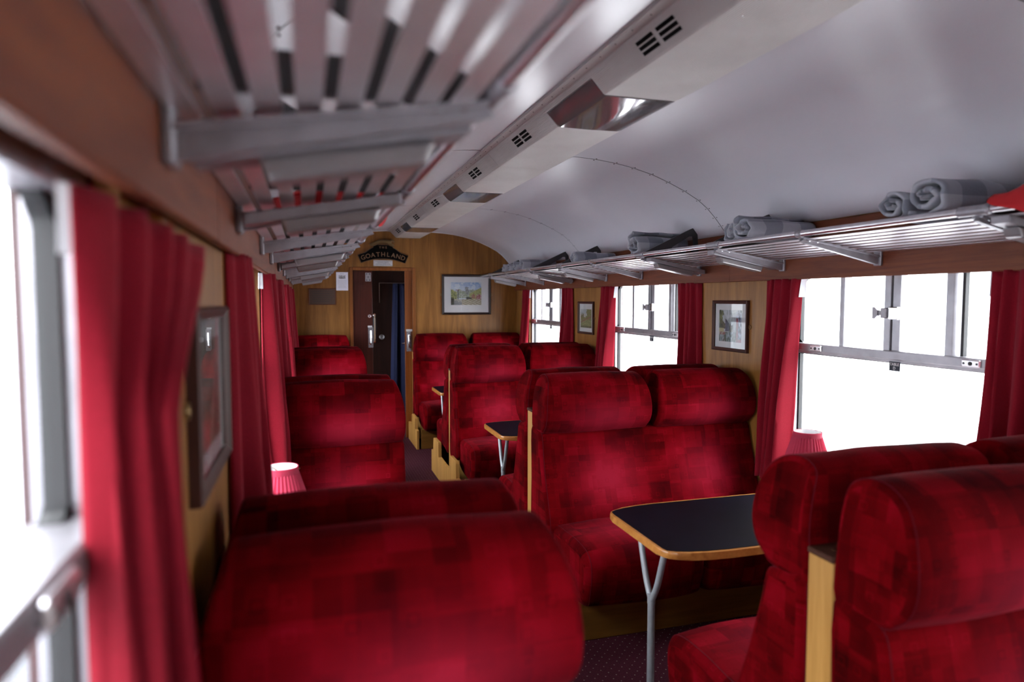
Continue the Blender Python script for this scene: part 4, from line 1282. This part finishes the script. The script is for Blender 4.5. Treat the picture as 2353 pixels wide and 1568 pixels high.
pq = thing('brown_plaque', (.16, Y_END, -.067), 'dull brown rectangular plaque on the end wall left of the door', 'plaque')
m = MB(); m.box(.022, .297, Y_END - .006, Y_END, -.061, .108, .002); m.build('plate', MT['plaque'], pq)
m = MB()
for x0, x1, z0, z1 in ((.016, .303, .106, .115), (.016, .303, -.067, -.058), (.016, .024, -.067, .115), (.295, .303, -.067, .115)):
    m.box(x0, x1, Y_END - .010, Y_END, z0, z1, .002)
m.build('rim', MT['plaque_edge'], pq)
m = MB()
for i in range(6):
    m.box(.05 + .01 * (i % 2), .27 - .012 * (i % 3), Y_END - .0066, Y_END - .006, .078 - i * .022, .0815 - i * .022)
m.build('engraved_lines', MT['dark_metal'], pq)

# table signs hanging under the window transoms
for c, ch in ((2.38, 'D'), (4.56, 'C'), (6.74, 'B')):
    y = c - .035
    t = thing('table_sign', (X(1, 1.32), y, -.312), 'small navy TABLE %s tag hanging under the window transom' % ch, 'sign', 'table tags on the windows')
    m = MB(); m.box(X(1, 1.320), X(1, 1.323), y - .029, y + .029, -.313, -.272, .001); m.build('plate', MT['navy'], t)
    text_mesh('lettering', 'TABLE', .0175, M_right(X(1, 1.3195), y, -.284), MT['white_ink'], t, .0003)
    text_mesh('lettering', ch, .0175, M_right(X(1, 1.3195), y, -.301), MT['white_ink'], t, .0003)

# ================================================================== THINGS ON THE RACKS
def blanket(x0, x1, y, z, r, label, flat=.9, turns=2.6, seed=0, tilt=0.0):
    """rolled fleece blanket, its spiral end facing the aisle"""
    rows, uvs = [], []
    NS, NX = 90, 16
    Ltot = 0
    for i in range(NS + 1):
        t = i / NS
        a = t * turns * 2 * math.pi + 2.2 + seed
        rr = r * (.16 + .84 * t)
        Ltot += rr * turns * 2 * math.pi / NS
        row, uvr = [], []
        for j in range(NX + 1):
            w = j / NX
            x = x0 + (x1 - x0) * w
            q = noise.noise(Vector((a * .8 + seed * 3, w * 3, seed))) * r * .13
            e = noise.noise(Vector((a * 1.3, seed, 7))) * r * .28 * (1 - w) ** 3
            k = 1 - .12 * w
            yy_ = y + (rr + q) * k * math.cos(a) * 1.04 + tilt * w
            zz_ = z + r * flat + ((rr + q) * flat) * k * math.sin(a)
            row.append((x + e, yy_, max(zz_, z + .002 + .002 * noise.noise(Vector((a, w * 4, 1))))))
            uvr.append((w * abs(x1 - x0), Ltot))
        rows.append(row); uvs.append(uvr)
    m = MB(); m.quad_grid(rows, uvs=uvs)
    o = m.build('rolled_blanket', MT['plaid'], smooth=80)
    md = o.modifiers.new('thick', 'SOLIDIFY'); md.thickness = r * .16; md.offset = -1
    tag(o, label, 'blanket', 'rolled grey plaid blankets on the right rack')
    return o
RKZ = .268
blanket(1.985, 2.33, 1.955, RKZ, .067, 'small rolled grey plaid blanket at far right, left of its larger neighbour', .92, 2.3, 1)
blanket(1.975, 2.34, 1.805, RKZ, .088, 'larger rolled grey plaid blanket at far right beside the red cloth', .86, 2.2, 2)
blanket(1.985, 2.33, 2.905, RKZ, .062, 'thin rolled grey blanket left in the pair above the tall curtain', .95, 2.3, 3)
blanket(1.975, 2.34, 2.800, RKZ, .084, 'thick rolled grey checked blanket right in the pair above the tall curtain', .80, 2.2, 4)
blanket(1.975, 2.33, 3.930, RKZ, .090, 'single grey blanket bundle on the rack above the engine picture', .86, 2.1, 5)
blanket(1.985, 2.33, 4.985, RKZ, .062, 'rolled grey blanket on the rack above the path picture side', .85, 2.3, 6)
blanket(1.985, 2.33, 6.95, RKZ, .056, 'leftmost rolled grey blanket of the far row by the end wall', .9, 2.2, 7)
blanket(1.985, 2.33, 6.77, RKZ, .058, 'second rolled grey blanket of the far row by the end wall', .9, 2.3, 8)
blanket(1.985, 2.33, 6.55, RKZ, .064, 'third rolled grey blanket of the far row by the end wall', .95, 2.2, 9)
blanket(1.985, 2.33, 6.33, RKZ, .072, 'rightmost grey blanket of the far row, folded thick', .95, 2.0, 10)

def red_cloth(s, y0, y1, hang, label, seed):
    rows = []
    NU, NV = 26, 30
    for i in range(NU + 1):
        u = i / NU
        y = y0 + (y1 - y0) * u
        row = []
        for j in range(NV + 1):
            v = j / NV
            h = 1.20 - v * (1.20 - RAIL_H[s] + .03)
            n = noise.noise(Vector((u * 4 + seed, v * 4, seed))) 
            z = .278 + (.17 if s > 0 else .10) * math.sin(math.pi * min(1, v * 1.02)) * (.75 + .5 * n) * math.sin(math.pi * (.12 + .80 * u))
            if v > .86:
                k = (v - .86) / .14
                h = RAIL_H[s] + .012 - .030 * math.sin(k * math.pi / 2)
                z = .292 + .02 * (1 - k) - hang * k * (math.sin(math.pi * u) ** .7 * .9 + .15 + .25 * n)
            row.append((X(s, h), y + .012 * n, z))
        rows.append(row)
    m = MB(); m.quad_grid(rows)
    o = m.build('red_cloth', MT['red_cloth'], smooth=70)
    md = o.modifiers.new('thick', 'SOLIDIFY'); md.thickness = .005
    tag(o, label, 'cloth', 'red cloths lying on the racks')
    return o
red_cloth(1, 1.20, 1.555, .045, 'scarlet cloth lying on the right rack at the photo edge', 2)
red_cloth(-1, 2.02, 2.52, .050, 'scarlet cloth drooping over the rail of the left rack', 5)

# ================================================================== OUTSIDE
gz = FLOOR - .12
m = MB(); m.box(-1.78, X(-1, 1.55), -12, 30, gz - .2, gz); plat = m.build('platform', MT['tarmac']); structure(plat)
m = MB(); m.box(-1.90, -1.78, -12, 30, gz - .2, gz + .002); structure(m.build('platform_edging', MT['white_line']))
m = MB(); m.box(-60, -1.90, -60, 80, gz - .45, gz - .25); structure(m.build('ground', MT['trackbed']))
m = MB(); m.box(X(1, 1.55), 60, -60, 80, gz - .45, gz - .25); structure(m.build('ground', MT['ballast']))
